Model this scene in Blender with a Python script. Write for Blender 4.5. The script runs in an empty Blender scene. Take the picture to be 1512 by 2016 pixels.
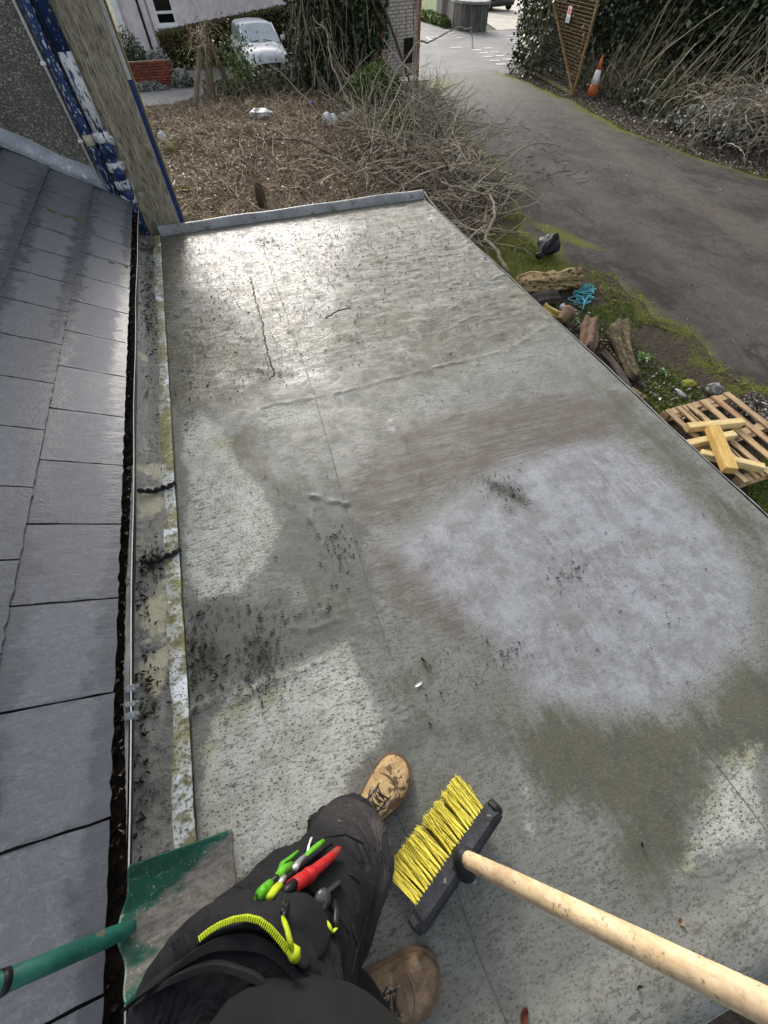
import bpy, bmesh, math, random
import numpy as np
from mathutils import Vector, Matrix
random.seed(7); RS = np.random.RandomState(11)
PI = math.pi
SC = bpy.context.scene
COL = SC.collection

# ------------------------------------------------------------------ camera
CAM_H = 1.467          # lens height above the felt roof (roof deck is z = 0)
FPX = 783.0            # focal length in pixels of a 1512 px wide frame
def _rot(a, b, c):
    Rz = np.array([[math.cos(a), -math.sin(a), 0], [math.sin(a), math.cos(a), 0], [0, 0, 1]])
    Rx = np.array([[1, 0, 0], [0, math.cos(b), -math.sin(b)], [0, math.sin(b), math.cos(b)]])
    Rr = np.array([[math.cos(c), -math.sin(c), 0], [math.sin(c), math.cos(c), 0], [0, 0, 1]])
    return Rz @ Rx @ Rr
CR = _rot(-.320646, .601305, -.014186)
cd = bpy.data.cameras.new('camera'); cam = bpy.data.objects.new('camera', cd); COL.objects.link(cam)
cd.sensor_fit = 'HORIZONTAL'; cd.sensor_width = 36.0; cd.lens = 36.0 * FPX / 1512.0
cd.clip_start = .02; cd.clip_end = 2000
cam.matrix_world = Matrix(((*CR[0], 0), (*CR[1], 0), (*CR[2], CAM_H), (0, 0, 0, 1)))
SC.camera = cam

# ------------------------------------------------------------------ sky, sun, exposure
SUN_EL, SUN_AZ = math.radians(25), math.radians(2)     # azimuth from +Y towards +X
w = bpy.data.worlds.new('World'); SC.world = w; w.use_nodes = True
wn = w.node_tree.nodes; wl = w.node_tree.links; wn.clear()
sky = wn.new('ShaderNodeTexSky'); sky.sky_type = 'NISHITA'; sky.sun_disc = False
sky.sun_elevation = SUN_EL; sky.sun_rotation = SUN_AZ
sky.air_density = 1.0; sky.dust_density = 4.0; sky.ozone_density = 1.0
hs = wn.new('ShaderNodeHueSaturation'); hs.inputs['Saturation'].default_value = .38
bg = wn.new('ShaderNodeBackground'); bg.inputs['Strength'].default_value = .15
wo = wn.new('ShaderNodeOutputWorld')
wl.new(sky.outputs[0], hs.inputs['Color']); wl.new(hs.outputs[0], bg.inputs['Color']); wl.new(bg.outputs[0], wo.inputs['Surface'])
sd = bpy.data.lights.new('sun', 'SUN'); sd.energy = .95; sd.angle = math.radians(11); sd.color = (1, .96, .9)
sun = bpy.data.objects.new('sun', sd); COL.objects.link(sun)
sv = Vector((math.sin(SUN_AZ) * math.cos(SUN_EL), math.cos(SUN_AZ) * math.cos(SUN_EL), math.sin(SUN_EL)))
sun.rotation_euler = sv.to_track_quat('Z', 'Y').to_euler(); sun.location = (0, 0, 12)
SC.view_settings.view_transform = 'Standard'; SC.view_settings.look = 'None'
SC.view_settings.exposure = 1.25; SC.view_settings.gamma = 1.0; SC.view_settings.use_curve_mapping = False

# ------------------------------------------------------------------ picture -> place helpers (used only while building)
GZ = -1.95
def ray(u, v): return CR @ np.array([(u - 756) / FPX, -(v - 1008) / FPX, -1.0])
def at_z(u, v, z=0.0):
    d = ray(u, v); t = (z - CAM_H) / d[2]; return np.array([t * d[0], t * d[1], z])
def gp(u, v, z=GZ): return at_z(u, v, z)
def at_y(u, v, y):
    d = ray(u, v); t = y / d[1]; return np.array([t * d[0], y, CAM_H + t * d[2]])
def at_x(u, v, x):
    d = ray(u, v); t = x / d[0]; return np.array([x, t * d[1], CAM_H + t * d[2]])

# ------------------------------------------------------------------ numpy noise
_perm = RS.rand(256, 256)
def vnoise(x, y, seed=0):
    x = np.asarray(x, float) + seed * 17.31; y = np.asarray(y, float) + seed * 9.77
    xi = np.floor(x).astype(int); yi = np.floor(y).astype(int); fx = x - xi; fy = y - yi
    fx = fx * fx * (3 - 2 * fx); fy = fy * fy * (3 - 2 * fy)
    a = _perm[xi & 255, yi & 255]; b = _perm[(xi + 1) & 255, yi & 255]
    c = _perm[xi & 255, (yi + 1) & 255]; d = _perm[(xi + 1) & 255, (yi + 1) & 255]
    return (a * (1 - fx) + b * fx) * (1 - fy) + (c * (1 - fx) + d * fx) * fy
def fbm(x, y, seed=0, oct=4):
    s = 0; a = .5; t = 0
    for i in range(oct):
        s = s + a * vnoise(np.asarray(x) * 2 ** i, np.asarray(y) * 2 ** i, seed + i); t += a; a *= .5
    return s / t
def seg_dist(X, Y, pts):
    D = np.full(X.shape, 1e9)
    for (x0, y0), (x1, y1) in zip(pts[:-1], pts[1:]):
        dx, dy = x1 - x0, y1 - y0; L = dx * dx + dy * dy + 1e-12
        t = np.clip(((X - x0) * dx + (Y - y0) * dy) / L, 0, 1)
        D = np.minimum(D, np.hypot(X - x0 - t * dx, Y - y0 - t * dy))
    return D
def poly_sd(X, Y, pts):
    pts = list(pts); ins = np.zeros(X.shape, bool); n = len(pts)
    for i in range(n):
        x0, y0 = pts[i]; x1, y1 = pts[(i + 1) % n]
        c = ((y0 > Y) != (y1 > Y)) & (X < (x1 - x0) * (Y - y0) / (y1 - y0 + 1e-12) + x0)
        ins ^= c
    D = seg_dist(X, Y, pts + [pts[0]])
    return np.where(ins, D, -D)

# ------------------------------------------------------------------ material helpers
class NG:
    def __init__(s, name):
        s.m = bpy.data.materials.new(name); s.m.use_nodes = True
        s.n = s.m.node_tree.nodes; s.l = s.m.node_tree.links; s.n.clear()
        s.out = s.n.new('ShaderNodeOutputMaterial'); s.tc = s.n.new('ShaderNodeTexCoord')
    def put(s, sock, v):
        if isinstance(v, bpy.types.NodeSocket): s.l.new(v, sock)
        elif v is not None:
            if sock.type == 'RGBA' and len(v) == 3: v = (*v, 1)
            sock.default_value = v
    def co(s, kind='Object', scale=None, rot=None, loc=None):
        o = s.tc.outputs[kind]
        if scale is None and rot is None and loc is None: return o
        m = s.n.new('ShaderNodeMapping'); s.l.new(o, m.inputs[0])
        if scale is not None: m.inputs['Scale'].default_value = scale
        if rot is not None: m.inputs['Rotation'].default_value = rot
        if loc is not None: s.put(m.inputs['Location'], loc)
        return m.outputs[0]
    def noise(s, scale, detail=4, rough=.55, co=None, dist=0, col=False):
        t = s.n.new('ShaderNodeTexNoise'); s.put(t.inputs['Vector'], co if co is not None else s.co())
        t.inputs['Scale'].default_value = scale; t.inputs['Detail'].default_value = detail
        t.inputs['Roughness'].default_value = rough; t.inputs['Distortion'].default_value = dist
        return t.outputs['Color' if col else 'Fac']
    def voro(s, scale, co=None, feature='F1', out='Distance'):
        t = s.n.new('ShaderNodeTexVoronoi'); t.feature = feature
        s.put(t.inputs['Vector'], co if co is not None else s.co()); t.inputs['Scale'].default_value = scale
        return t.outputs[out]
    def step(s, v, a, b, lo=0.0, hi=1.0):
        t = s.n.new('ShaderNodeMapRange'); t.interpolation_type = 'SMOOTHSTEP'
        s.put(t.inputs['Value'], v); t.inputs['From Min'].default_value = a; t.inputs['From Max'].default_value = b
        t.inputs['To Min'].default_value = lo; t.inputs['To Max'].default_value = hi
        return t.outputs[0]
    def math(s, op, a, b=None):
        t = s.n.new('ShaderNodeMath'); t.operation = op; s.put(t.inputs[0], a)
        if b is not None: s.put(t.inputs[1], b)
        return t.outputs[0]
    def mix(s, f, a, b, mode='MIX'):
        t = s.n.new('ShaderNodeMix'); t.data_type = 'RGBA'; t.blend_type = mode
        s.put(t.inputs[0], f); s.put(t.inputs[6], a); s.put(t.inputs[7], b); return t.outputs[2]
    def attr(s, name):
        t = s.n.new('ShaderNodeAttribute'); t.attribute_name = name
        q = s.n.new('ShaderNodeSeparateColor'); s.l.new(t.outputs['Color'], q.inputs[0])
        return q.outputs[0], q.outputs[1], q.outputs[2], t.outputs['Alpha']
    def island(s):
        return s.n.new('ShaderNodeNewGeometry').outputs['Random Per Island']
    def rnd(s): return s.n.new('ShaderNodeObjectInfo').outputs['Random']
    def bump(s, h, strength=.5, dist=.01, nrm=None):
        t = s.n.new('ShaderNodeBump'); t.inputs['Strength'].default_value = strength; t.inputs['Distance'].default_value = dist
        s.put(t.inputs['Height'], h)
        if nrm is not None: s.put(t.inputs['Normal'], nrm)
        return t.outputs[0]
    def fin(s, base, rough=.6, bump=None, metal=0.0, spec=.5, trans=None, coat=None):
        p = s.n.new('ShaderNodeBsdfPrincipled'); s.put(p.inputs['Base Color'], base); s.put(p.inputs['Roughness'], rough)
        s.put(p.inputs['Metallic'], metal); s.put(p.inputs['Specular IOR Level'], spec)
        if bump is not None: s.put(p.inputs['Normal'], bump)
        if coat is not None: s.put(p.inputs['Coat Weight'], coat)
        s.l.new(p.outputs[0], s.out.inputs[0]); s.p = p
        return s.m

def two(name, c1, c2, scale=8, rough=.7, bump=.3, bdist=.004, metal=0, stretch=None, spots=None, spec=.22, fine=60):
    """general weathered surface: two tones mixed by noise, fine grain, optional contrasting spots"""
    g = NG(name); co = g.co(scale=stretch) if stretch else g.co()
    n = g.noise(scale, 5, .6, co); c = g.mix(g.step(n, .35, .65), c1, c2)
    f = g.noise(scale * 7, 3, .6, co); c = g.mix(g.step(f, .3, .75, 0, .35), c, tuple(x * .45 for x in c1))
    if spots:
        sc, col, amt = spots
        c = g.mix(g.step(g.noise(sc, 3, .6, co), amt, amt + .04), c, col)
    return g.fin(c, rough, g.bump(g.noise(fine, 4, .6, co), bump, bdist), metal, spec)
def leafmat(name, c1, c2, c3=None, rough=.45, cut=.86):
    g = NG(name); r = g.island(); c = g.mix(g.step(r, 0, 1), c1, c2)
    if c3 is not None: c = g.mix(g.step(r, cut, cut + .04), c, c3)
    m = g.fin(c, rough, spec=.25)
    return m

# ------------------------------------------------------------------ mesh helpers
ORG = {}
def org(o): return np.array(ORG.get(o.name, (0, 0, 0)), float)
def tag(o, label=None, cat=None, group=None, kind=None):
    if label: o['label'] = label
    if cat: o['category'] = cat
    if group: o['group'] = group
    if kind: o['kind'] = kind
    return o
def thing(name, label, cat, loc=(0, 0, 0), group=None):
    o = bpy.data.objects.new(name, None); COL.objects.link(o); o.location = loc; o.empty_display_size = .1
    ORG[o.name] = tuple(loc); return tag(o, label, cat, group)
def link(name, me, mat, parent=None, base=None, smooth=False):
    if mat is not None and not len(me.materials): me.materials.append(mat)
    if smooth: me.polygons.foreach_set('use_smooth', np.ones(len(me.polygons), bool))
    o = bpy.data.objects.new(name, me); COL.objects.link(o)
    if parent is not None:
        o.parent = parent; b = org(parent); ORG[o.name] = tuple(b)
    else:
        b = np.array(base if base is not None else (0, 0, 0), float); o.location = b; ORG[o.name] = tuple(b)
    if np.abs(b).sum() > 0: me.transform(Matrix.Translation(Vector(-b)))
    return o
def npmesh(name, V, F):
    V = np.asarray(V, np.float32); F = np.asarray(F, np.int32); k = F.shape[1]
    me = bpy.data.meshes.new(name); me.vertices.add(len(V)); me.vertices.foreach_set('co', V.ravel())
    me.loops.add(F.size); me.loops.foreach_set('vertex_index', F.ravel())
    me.polygons.add(len(F)); me.polygons.foreach_set('loop_start', np.arange(0, F.size, k, dtype=np.int32))
    me.update(calc_edges=True); return me
def rotm(rx=0, ry=0, rz=0):
    return np.array((Matrix.Rotation(rz, 3, 'Z') @ Matrix.Rotation(ry, 3, 'Y') @ Matrix.Rotation(rx, 3, 'X')))
class MB:
    def __init__(s): s.v = []; s.f = []
    def add(s, V, F):
        b = len(s.v); s.v += [tuple(map(float, p)) for p in V]; s.f += [tuple(b + i for i in q) for q in F]; return s
    def box(s, c, size, R=None, taper=1.0):
        x, y, z = np.array(size) / 2
        V = np.array([(-x, -y, -z), (x, -y, -z), (x, y, -z), (-x, y, -z), (-x * taper, -y * taper, z), (x * taper, -y * taper, z), (x * taper, y * taper, z), (-x * taper, y * taper, z)])
        if R is not None: V = V @ np.array(R).T
        return s.add(V + np.array(c), [(0, 3, 2, 1), (4, 5, 6, 7), (0, 1, 5, 4), (1, 2, 6, 5), (2, 3, 7, 6), (3, 0, 4, 7)])
    def cbox(s, c, size, ch=.01, R=None):
        """box with chamfered edges"""
        h = np.array(size) / 2; V = []; idx = {}
        for sx in (-1, 1):
            for sy in (-1, 1):
                for sz in (-1, 1):
                    for a in range(3):
                        p = h * (sx, sy, sz) - ch * np.array((sx, sy, sz)); p[a] = h[a] * (sx, sy, sz)[a]
                        idx[(sx, sy, sz, a)] = len(V); V.append(p)
        F = []
        for a in range(3):
            b, c2 = (a + 1) % 3, (a + 2) % 3
            for sg in (-1, 1):
                q = []
                for (t, u) in ((-1, -1), (1, -1), (1, 1), (-1, 1)):
                    k = [0, 0, 0]; k[a] = sg; k[b] = t; k[c2] = u; q.append(idx[(*k, a)])
                F.append(q if sg > 0 else q[::-1])
            for t in (-1, 1):
                for u in (-1, 1):
                    k0 = [0, 0, 0]; k0[b] = t; k0[c2] = u; k1 = list(k0); k0[a] = -1; k1[a] = 1
                    q = [idx[(*k0, b)], idx[(*k1, b)], idx[(*k1, c2)], idx[(*k0, c2)]]; F.append(q if t * u > 0 else q[::-1])
        for sx in (-1, 1):
            for sy in (-1, 1):
                for sz in (-1, 1):
                    q = [idx[(sx, sy, sz, a)] for a in range(3)]; F.append(q if sx * sy * sz > 0 else q[::-1])
        V = np.array(V)
        if R is not None: V = V @ np.array(R).T
        return s.add(V + np.array(c), F)
    def tube(s, pts, r, n=8, caps=True, flat=None, up=None):
        P = [np.array(p, float) for p in pts]; rr = r if hasattr(r, '__len__') else [r] * len(P)
        V = []; prev = np.array(up, float) if up is not None else None
        for i, p in enumerate(P):
            t = P[min(i + 1, len(P) - 1)] - P[max(i - 1, 0)]; t /= np.linalg.norm(t) + 1e-9
            if prev is None: prev = np.array((0, 0, 1.)) if abs(t[2]) < .9 else np.array((1., 0, 0))
            a = prev - t * (prev @ t)
            if np.linalg.norm(a) < 1e-4: a = np.cross(t, (.3, .5, .8))
            a /= np.linalg.norm(a); b = np.cross(t, a); prev = a
            ra, rb = (rr[i] if not hasattr(rr[i], '__len__') else rr[i]), None
            if hasattr(ra, '__len__'): ra, rb = ra
            else: rb = ra
            if flat: rb = ra * flat
            for k in range(n):
                th = 2 * PI * k / n; V.append(p + a * math.cos(th) * ra + b * math.sin(th) * rb)
        F = [(i * n + k, i * n + (k + 1) % n, (i + 1) * n + (k + 1) % n, (i + 1) * n + k) for i in range(len(P) - 1) for k in range(n)]
        if caps: F += [tuple(range(n))[::-1], tuple((len(P) - 1) * n + k for k in range(n))]
        return s.add(V, F)
    def lathe(s, c, prof, n=24, R=None, caps=True, arc=2 * PI):
        V = []; full = abs(arc - 2 * PI) < 1e-6; m = n if full else n + 1
        for (r, z) in prof:
            for k in range(m):
                th = arc * k / n; V.append((r * math.cos(th), r * math.sin(th), z))
        V = np.array(V)
        if R is not None: V = V @ np.array(R).T
        F = [(i * m + k, i * m + (k + 1) % m, (i + 1) * m + (k + 1) % m, (i + 1) * m + k) for i in range(len(prof) - 1) for k in range(m if full else n)]
        if caps and full: F += [tuple(range(m))[::-1], tuple((len(prof) - 1) * m + k for k in range(m))]
        return s.add(V + np.array(c), F)
    def prism(s, poly, z0, z1):
        n = len(poly); V = [(*p[:2], z0) for p in poly] + [(*p[:2], z1) for p in poly]
        F = [tuple(range(n))[::-1], tuple(range(n, 2 * n))] + [(i, (i + 1) % n, n + (i + 1) % n, n + i) for i in range(n)]
        return s.add(V, F)
    def loft(s, rings, caps=True, closed=True):
        n = len(rings[0]); V = [p for r in rings for p in r]
        F = [(i * n + k, i * n + (k + 1) % n, (i + 1) * n + (k + 1) % n, (i + 1) * n + k) for i in range(len(rings) - 1) for k in range(n if closed else n - 1)]
        if caps and closed: F += [tuple(range(n))[::-1], tuple((len(rings) - 1) * n + k for k in range(n))]
        return s.add(V, F)
    def mesh(s, name):
        me = bpy.data.meshes.new(name); me.from_pydata(s.v, [], s.f); me.update(); return me
    def build(s, name, mat, parent=None, base=None, smooth=False):
        return link(name, s.mesh(name), mat, parent, base, smooth)
def solo(o, label, cat, group=None, kind=None): return tag(o, label, cat, group, kind)

def leaf_mesh(name, C, size, flat=0.0, aspect=.6, rs=RS, bend=.25):
    """many small folded leaves: two quads each, at points C with random headings; flat=1 lays them down"""
    N = len(C); size = np.broadcast_to(np.asarray(size, float), (N,)) * (.6 + .8 * rs.rand(N))
    d = rs.normal(size=(N, 3)); d[:, 2] *= (1 - flat * .9); d /= np.linalg.norm(d, axis=1)[:, None]
    n = rs.normal(size=(N, 3)) * (1 - flat * .75); n[:, 2] += flat * 2.0
    s_ = np.cross(n, d); s_ /= np.linalg.norm(s_, axis=1)[:, None] + 1e-9; n = np.cross(d, s_)
    L = size[:, None]; W = L * aspect * .5
    p0 = C - d * L * .5; p1 = C + d * L * .5; u = n * L * bend
    V = np.stack([p0, C + s_ * W + u, p1, C - s_ * W + u], 1).reshape(-1, 3)
    b = np.arange(N)[:, None] * 4
    F = np.concatenate([b + [0, 1, 2], b + [0, 2, 3]], 0)
    return npmesh(name, V, F)
def twig_mesh(name, P, r, sides=3, taper=.4):
    """P: N x K x 3 polylines -> thin tapering prisms"""
    N, K, _ = P.shape; r = np.broadcast_to(np.asarray(r, float), (N,))
    d = P[:, -1] - P[:, 0]; d /= np.linalg.norm(d, axis=1)[:, None] + 1e-9
    h = RS.normal(size=(N, 3)); a = np.cross(d, h); a /= np.linalg.norm(a, axis=1)[:, None] + 1e-9; b = np.cross(d, a)
    V = np.zeros((N, K, sides, 3))
    for k in range(sides):
        th = 2 * PI * k / sides; off = a * math.cos(th) + b * math.sin(th)
        for j in range(K): V[:, j, k] = P[:, j] + off * (r * (1 - (1 - taper) * j / (K - 1)))[:, None]
    base = (np.arange(N) * K * sides)[:, None]; F = []
    for j in range(K - 1):
        for k in range(sides):
            F.append(base + np.array([j * sides + k, j * sides + (k + 1) % sides, (j + 1) * sides + (k + 1) % sides, (j + 1) * sides + k]))
    return npmesh(name, V.reshape(-1, 3), np.concatenate(F, 0))
def curvy(p0, d, L, K, wob, grav=0.0):
    """N wandering polylines from p0 along d"""
    N = len(p0); P = np.zeros((N, K, 3)); P[:, 0] = p0; d = d / (np.linalg.norm(d, axis=1)[:, None] + 1e-9)
    for j in range(1, K):
        d = d + RS.normal(size=(N, 3)) * wob; d[:, 2] -= grav; d /= np.linalg.norm(d, axis=1)[:, None]
        P[:, j] = P[:, j - 1] + d * (L / (K - 1))[:, None]
    return P
def setattr_col(me, name, cols):
    a = me.color_attributes.new(name, 'FLOAT_COLOR', 'POINT'); a.data.foreach_set('color', np.asarray(cols, np.float32).ravel())
def grid_mesh(name, xs, ys, Z):
    nx, ny = len(xs), len(ys); X, Y = np.meshgrid(xs, ys)
    V = np.stack([X, Y, Z], -1).reshape(-1, 3); i = (np.arange(ny - 1)[:, None] * nx + np.arange(nx - 1)[None]).ravel()
    return npmesh(name, V, np.stack([i, i + 1, i + nx + 1, i + nx], 1))

# ================================================================== SETTING: ground, driveway, roads
_Ly = [-6, -1, 1, 2.6, 4, 5.4, 6.6, 8.2, 9.7, 14.6, 18, 21.6, 23]
_Lx = [6.3, 6.1, 6.0, 5.85, 5.75, 5.75, 5.35, 5.7, 6.5, 7.35, 8.2, 9.1, 9.4]
_Ry = [-6, 2, 5, 8.5, 10.15, 12.7, 15, 17, 20, 22.3, 23]
_Rx = [15.5, 14.2, 13.5, 12.75, 12.35, 12.25, 12.6, 12.95, 13.0, 12.9, 12.9]
def drvL(y): return np.interp(y, _Ly, _Lx) + (fbm(np.asarray(y) * .9, 0 * np.asarray(y), 3) - .5) * .5 + (fbm(np.asarray(y) * 2.3, 0 * np.asarray(y), 13, 2) - .5) * .4
def drvR(y): return np.interp(y, _Ry, _Rx) + (fbm(np.asarray(y) * .9, 0 * np.asarray(y) + 5, 4) - .5) * .5 + (fbm(np.asarray(y) * 2.3, 0 * np.asarray(y), 14, 2) - .5) * .4
def ground_z(x, y):
    x = np.asarray(x, float); y = np.asarray(y, float)
    z = np.full(np.broadcast(x, y).shape, GZ - .02)
    heap = np.exp(-(((x - 1.8) / 3.0) ** 2 + ((y - 15) / 4.2) ** 2) ** 1.2)
    z = z + heap * (.22 + .18 * fbm(x * .8, y * .8, 8)) * (x < np.interp(y, _Ly, _Lx) - .6)
    bank = np.clip((x - np.interp(y, _Ry, _Rx) - .9) / 4.0, 0, 1.2) * np.clip((20.5 - y) / 2.0, 0, 1)
    z = z + bank * 1.0
    return z
xs = np.concatenate([[-900, -300, -100, -40, -15], np.arange(-6, 20.01, .12), [24, 30, 60, 120, 300, 900]])
ys = np.concatenate([[-900, -300, -100, -40, -12], np.arange(-4, 30.01, .12), [34, 40, 60, 120, 300, 900]])
X, Y = np.meshgrid(xs, ys)
me = grid_mesh('ground', xs, ys, ground_z(X, Y) + (fbm(X * 1.5, Y * 1.5, 2) - .5) * .03 * (np.abs(X) < 30))
def gpoly(pts): return [tuple(gp(u, v)[:2]) for u, v in pts]
moss = np.zeros(X.shape)
for P in ([(940, 470), (985, 440), (1050, 470), (1130, 500), (1120, 560), (1020, 590), (960, 540)],
          [(1150, 600), (1220, 590), (1250, 640), (1200, 660), (1150, 640)], [(1260, 740), (1330, 730), (1400, 800), (1330, 830), (1280, 800)],
          [(1480, 960), (1512, 900), (1560, 1000), (1512, 1040)], [(1380, 330), (1512, 330), (1512, 380), (1420, 350)],
          [(1100, 190), (1180, 215), (1260, 255), (1200, 262), (1120, 215)]):
    moss = np.maximum(moss, np.clip(.5 + poly_sd(X, Y, gpoly(P)) / .9, 0, 1))
eL = np.abs(X - drvL(Y)); eR = np.abs(X - drvR(Y)); moss = np.maximum(moss, np.clip(.62 - eL / 1.0, 0, 1) * (Y < 9) * (Y > -3)); moss = np.maximum(moss, np.clip(.66 - eR / .9, 0, 1) * (Y < 22) * (Y > 4))
litter = np.clip(.5 + (X - drvR(Y)) / 1.5, 0, 1) * (Y < 24)
tan = np.clip(.5 + poly_sd(X, Y, [(-1.5, 9.2), (3.4, 8.0), (5.2, 9), (6.3, 12), (7, 16), (7.6, 20.6), (-1.4, 20.9), (-1.6, 14)]) / 1.2, 0, 1)
far = np.clip((np.hypot(X, Y) - 45) / 20, 0, 1)
setattr_col(me, 'G', np.stack([moss, litter, tan, far], -1).reshape(-1, 4))
g = NG('soil'); mo, li, ta, fa = g.attr('G')
n1 = g.noise(3, 6, .65); n2 = g.noise(22, 5, .65); n3 = g.noise(90, 3, .6)
c = g.mix(g.step(n2, .3, .7), (.030, .024, .018), (.075, .060, .046))
c = g.mix(g.math('MULTIPLY', ta, g.step(n2, .35, .62)), c, (.20, .15, .10))
c = g.mix(g.math('MULTIPLY', li, g.step(n2, .45, .6)), c, (.12, .092, .08))
mm = g.math('MULTIPLY', g.step(g.math('ADD', mo, g.math('MULTIPLY', g.math('SUBTRACT', g.math('ADD', g.math('MULTIPLY', n1, .55), g.math('MULTIPLY', n2, .45)), .5), 2.6)), .38, .75), .9)
c = g.mix(mm, c, g.mix(g.step(n3, .3, .7), (.050, .055, .010), (.125, .135, .020)))
c = g.mix(fa, c, (.06, .08, .035))
ground = link('ground', me, g.fin(c, .9, g.bump(g.math('ADD', n2, g.math('MULTIPLY', n3, .4)), .8, .03), spec=.08), smooth=True)
ground['kind'] = 'structure'

# driveway: a strip between its two ragged edges
yy = np.arange(-6, 22.8, .1); tt = np.linspace(0, 1, 110); Ld, Rd = drvL(yy), drvR(yy)
XX = Ld[:, None] + (Rd - Ld)[:, None] * tt[None]; YY = np.repeat(yy[:, None], len(tt), 1)
ZZ = GZ + (fbm(XX * .6, YY * .6, 6) - .5) * .03 - .05 * np.clip(1 - np.minimum(tt, 1 - tt)[None] * 30, 0, 1)
V = np.stack([XX, YY, ZZ], -1).reshape(-1, 3); nx = len(tt)
i = (np.arange(len(yy) - 1)[:, None] * nx + np.arange(nx - 1)[None]).ravel()
me = npmesh('driveway', V, np.stack([i, i + 1, i + nx + 1, i + nx], 1))
dl = XX - Ld[:, None]; dr = Rd[:, None] - XX
ml = np.clip(.8 - dl / .8, 0, 1) * (YY > -2); mr = np.clip(.95 - dr / .95, 0, 1) * np.interp(YY, [6, 9, 16, 19, 22], [.75, .8, 1, 1, .8])
pm = np.zeros(XX.shape)
for P, wd in (([(1020, 430), (1080, 440), (1150, 470), (1200, 495), (1150, 490), (1080, 465)], .35), ([(985, 400), (1010, 380), (1030, 420), (1000, 450)], .5),
          ([(1150, 590), (1230, 600), (1260, 650), (1200, 660)], .3), ([(1050, 470), (1110, 480), (1120, 530), (1060, 540)], .3), ([(840, 150), (900, 160), (880, 200), (830, 190)], 1.2)):
    pm = np.maximum(pm, np.clip(.5 + poly_sd(XX, YY, gpoly(P)) / wd, 0, 1) * .8)
track = np.zeros(XX.shape)
for pts in ([(860, 230), (900, 300), (1000, 340), (1080, 380)], [(1130, 215), (1260, 330), (1512, 480)], [(1090, 330), (1300, 480), (1512, 640)]):
    track = np.maximum(track, np.exp(-(seg_dist(XX, YY, gpoly(pts)) / .5) ** 2))
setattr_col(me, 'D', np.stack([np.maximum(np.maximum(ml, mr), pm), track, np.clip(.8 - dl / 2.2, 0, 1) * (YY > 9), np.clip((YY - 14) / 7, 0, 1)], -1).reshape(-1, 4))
g = NG('old_asphalt'); mo, tr, br, fr = g.attr('D')
n1 = g.noise(.9, 6, .65, dist=.5); n2 = g.noise(7, 6, .7); n3 = g.noise(150, 3, .7); n4 = g.noise(38, 4, .75); n5 = g.noise(2.4, 6, .7, g.co(scale=(1, .5, 1), rot=(0, 0, .5)), .6)
c = g.mix(g.step(n1, .32, .68), (.060, .053, .047), (.120, .107, .096))
c = g.mix(g.step(n5, .48, .62, 0, .8), c, (.032, .027, .023))
c = g.mix(g.math('MULTIPLY', tr, g.step(n2, .3, .7, .25, .7)), c, (.20, .17, .145))
c = g.mix(g.step(n2, .48, .70, 0, .6), c, (.050, .042, .034))
c = g.mix(g.math('MULTIPLY', br, g.step(n2, .38, .52)), c, (.042, .031, .022))
c = g.mix(g.step(n4, .50, .68, 0, .75), c, (.022, .019, .017))
c = g.mix(g.step(n3, .35, .7, 0, .7), c, (.026, .023, .021))
c = g.mix(g.step(g.voro(30), .06, .11, .8, 0), c, (.27, .25, .22))
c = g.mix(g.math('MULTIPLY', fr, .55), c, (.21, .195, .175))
mk = g.step(g.math('ADD', mo, g.math('MULTIPLY', g.math('SUBTRACT', g.math('ADD', g.math('MULTIPLY', n2, .5), g.math('MULTIPLY', n4, .5)), .5), 1.9)), .36, .70)
c = g.mix(mk, c, g.mix(g.step(n4, .35, .65), (.060, .062, .010), (.16, .165, .022)))
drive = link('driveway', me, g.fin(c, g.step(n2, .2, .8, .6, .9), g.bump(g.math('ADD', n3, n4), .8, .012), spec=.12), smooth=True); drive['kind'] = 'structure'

# far road, lane and pad
def sheet(name, poly, z, mat):
    o = MB().add([(p[0], p[1], z) for p in poly], [tuple(range(len(poly)))]).build(name, mat); o['kind'] = 'structure'; return o
asph2 = two('road_asphalt', (.12, .12, .122), (.18, .178, .175), .7, .8, .5, .01)
sheet('road', [(8.2, 21.8), (12.5, 22), (16, 20.3), (40, 24.5), (40, 33), (21.5, 33.2), (18.8, 33.4), (16.5, 36), (17.5, 44), (26, 70), (20, 70), (13, 44), (9.6, 34), (9, 27)], GZ - .006, asph2)
sheet('lane', [(-14, 21.9), (8.5, 21.4), (9.5, 27), (9.7, 28.5), (-14, 26.5)], GZ - .010, two('lane_asphalt', (.12, .118, .12), (.18, .178, .18), .9, .8, .4, .01))
sheet('parking_pad', [(18.8, 33.5), (40, 33.3), (45, 60), (27, 60)], GZ - .002, two('pale_concrete', (.34, .31, .26), (.46, .43, .37), .8, .85, .4, .01, spots=(3, (.2, .2, .1), .66)))
sheet('verge', [(16.3, 36.2), (18.6, 33.6), (27, 60), (24, 60), (17.6, 44)], GZ + .002, two('verge_grass', (.05, .09, .02), (.10, .15, .03), 4, .9, .8, .03))
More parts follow.
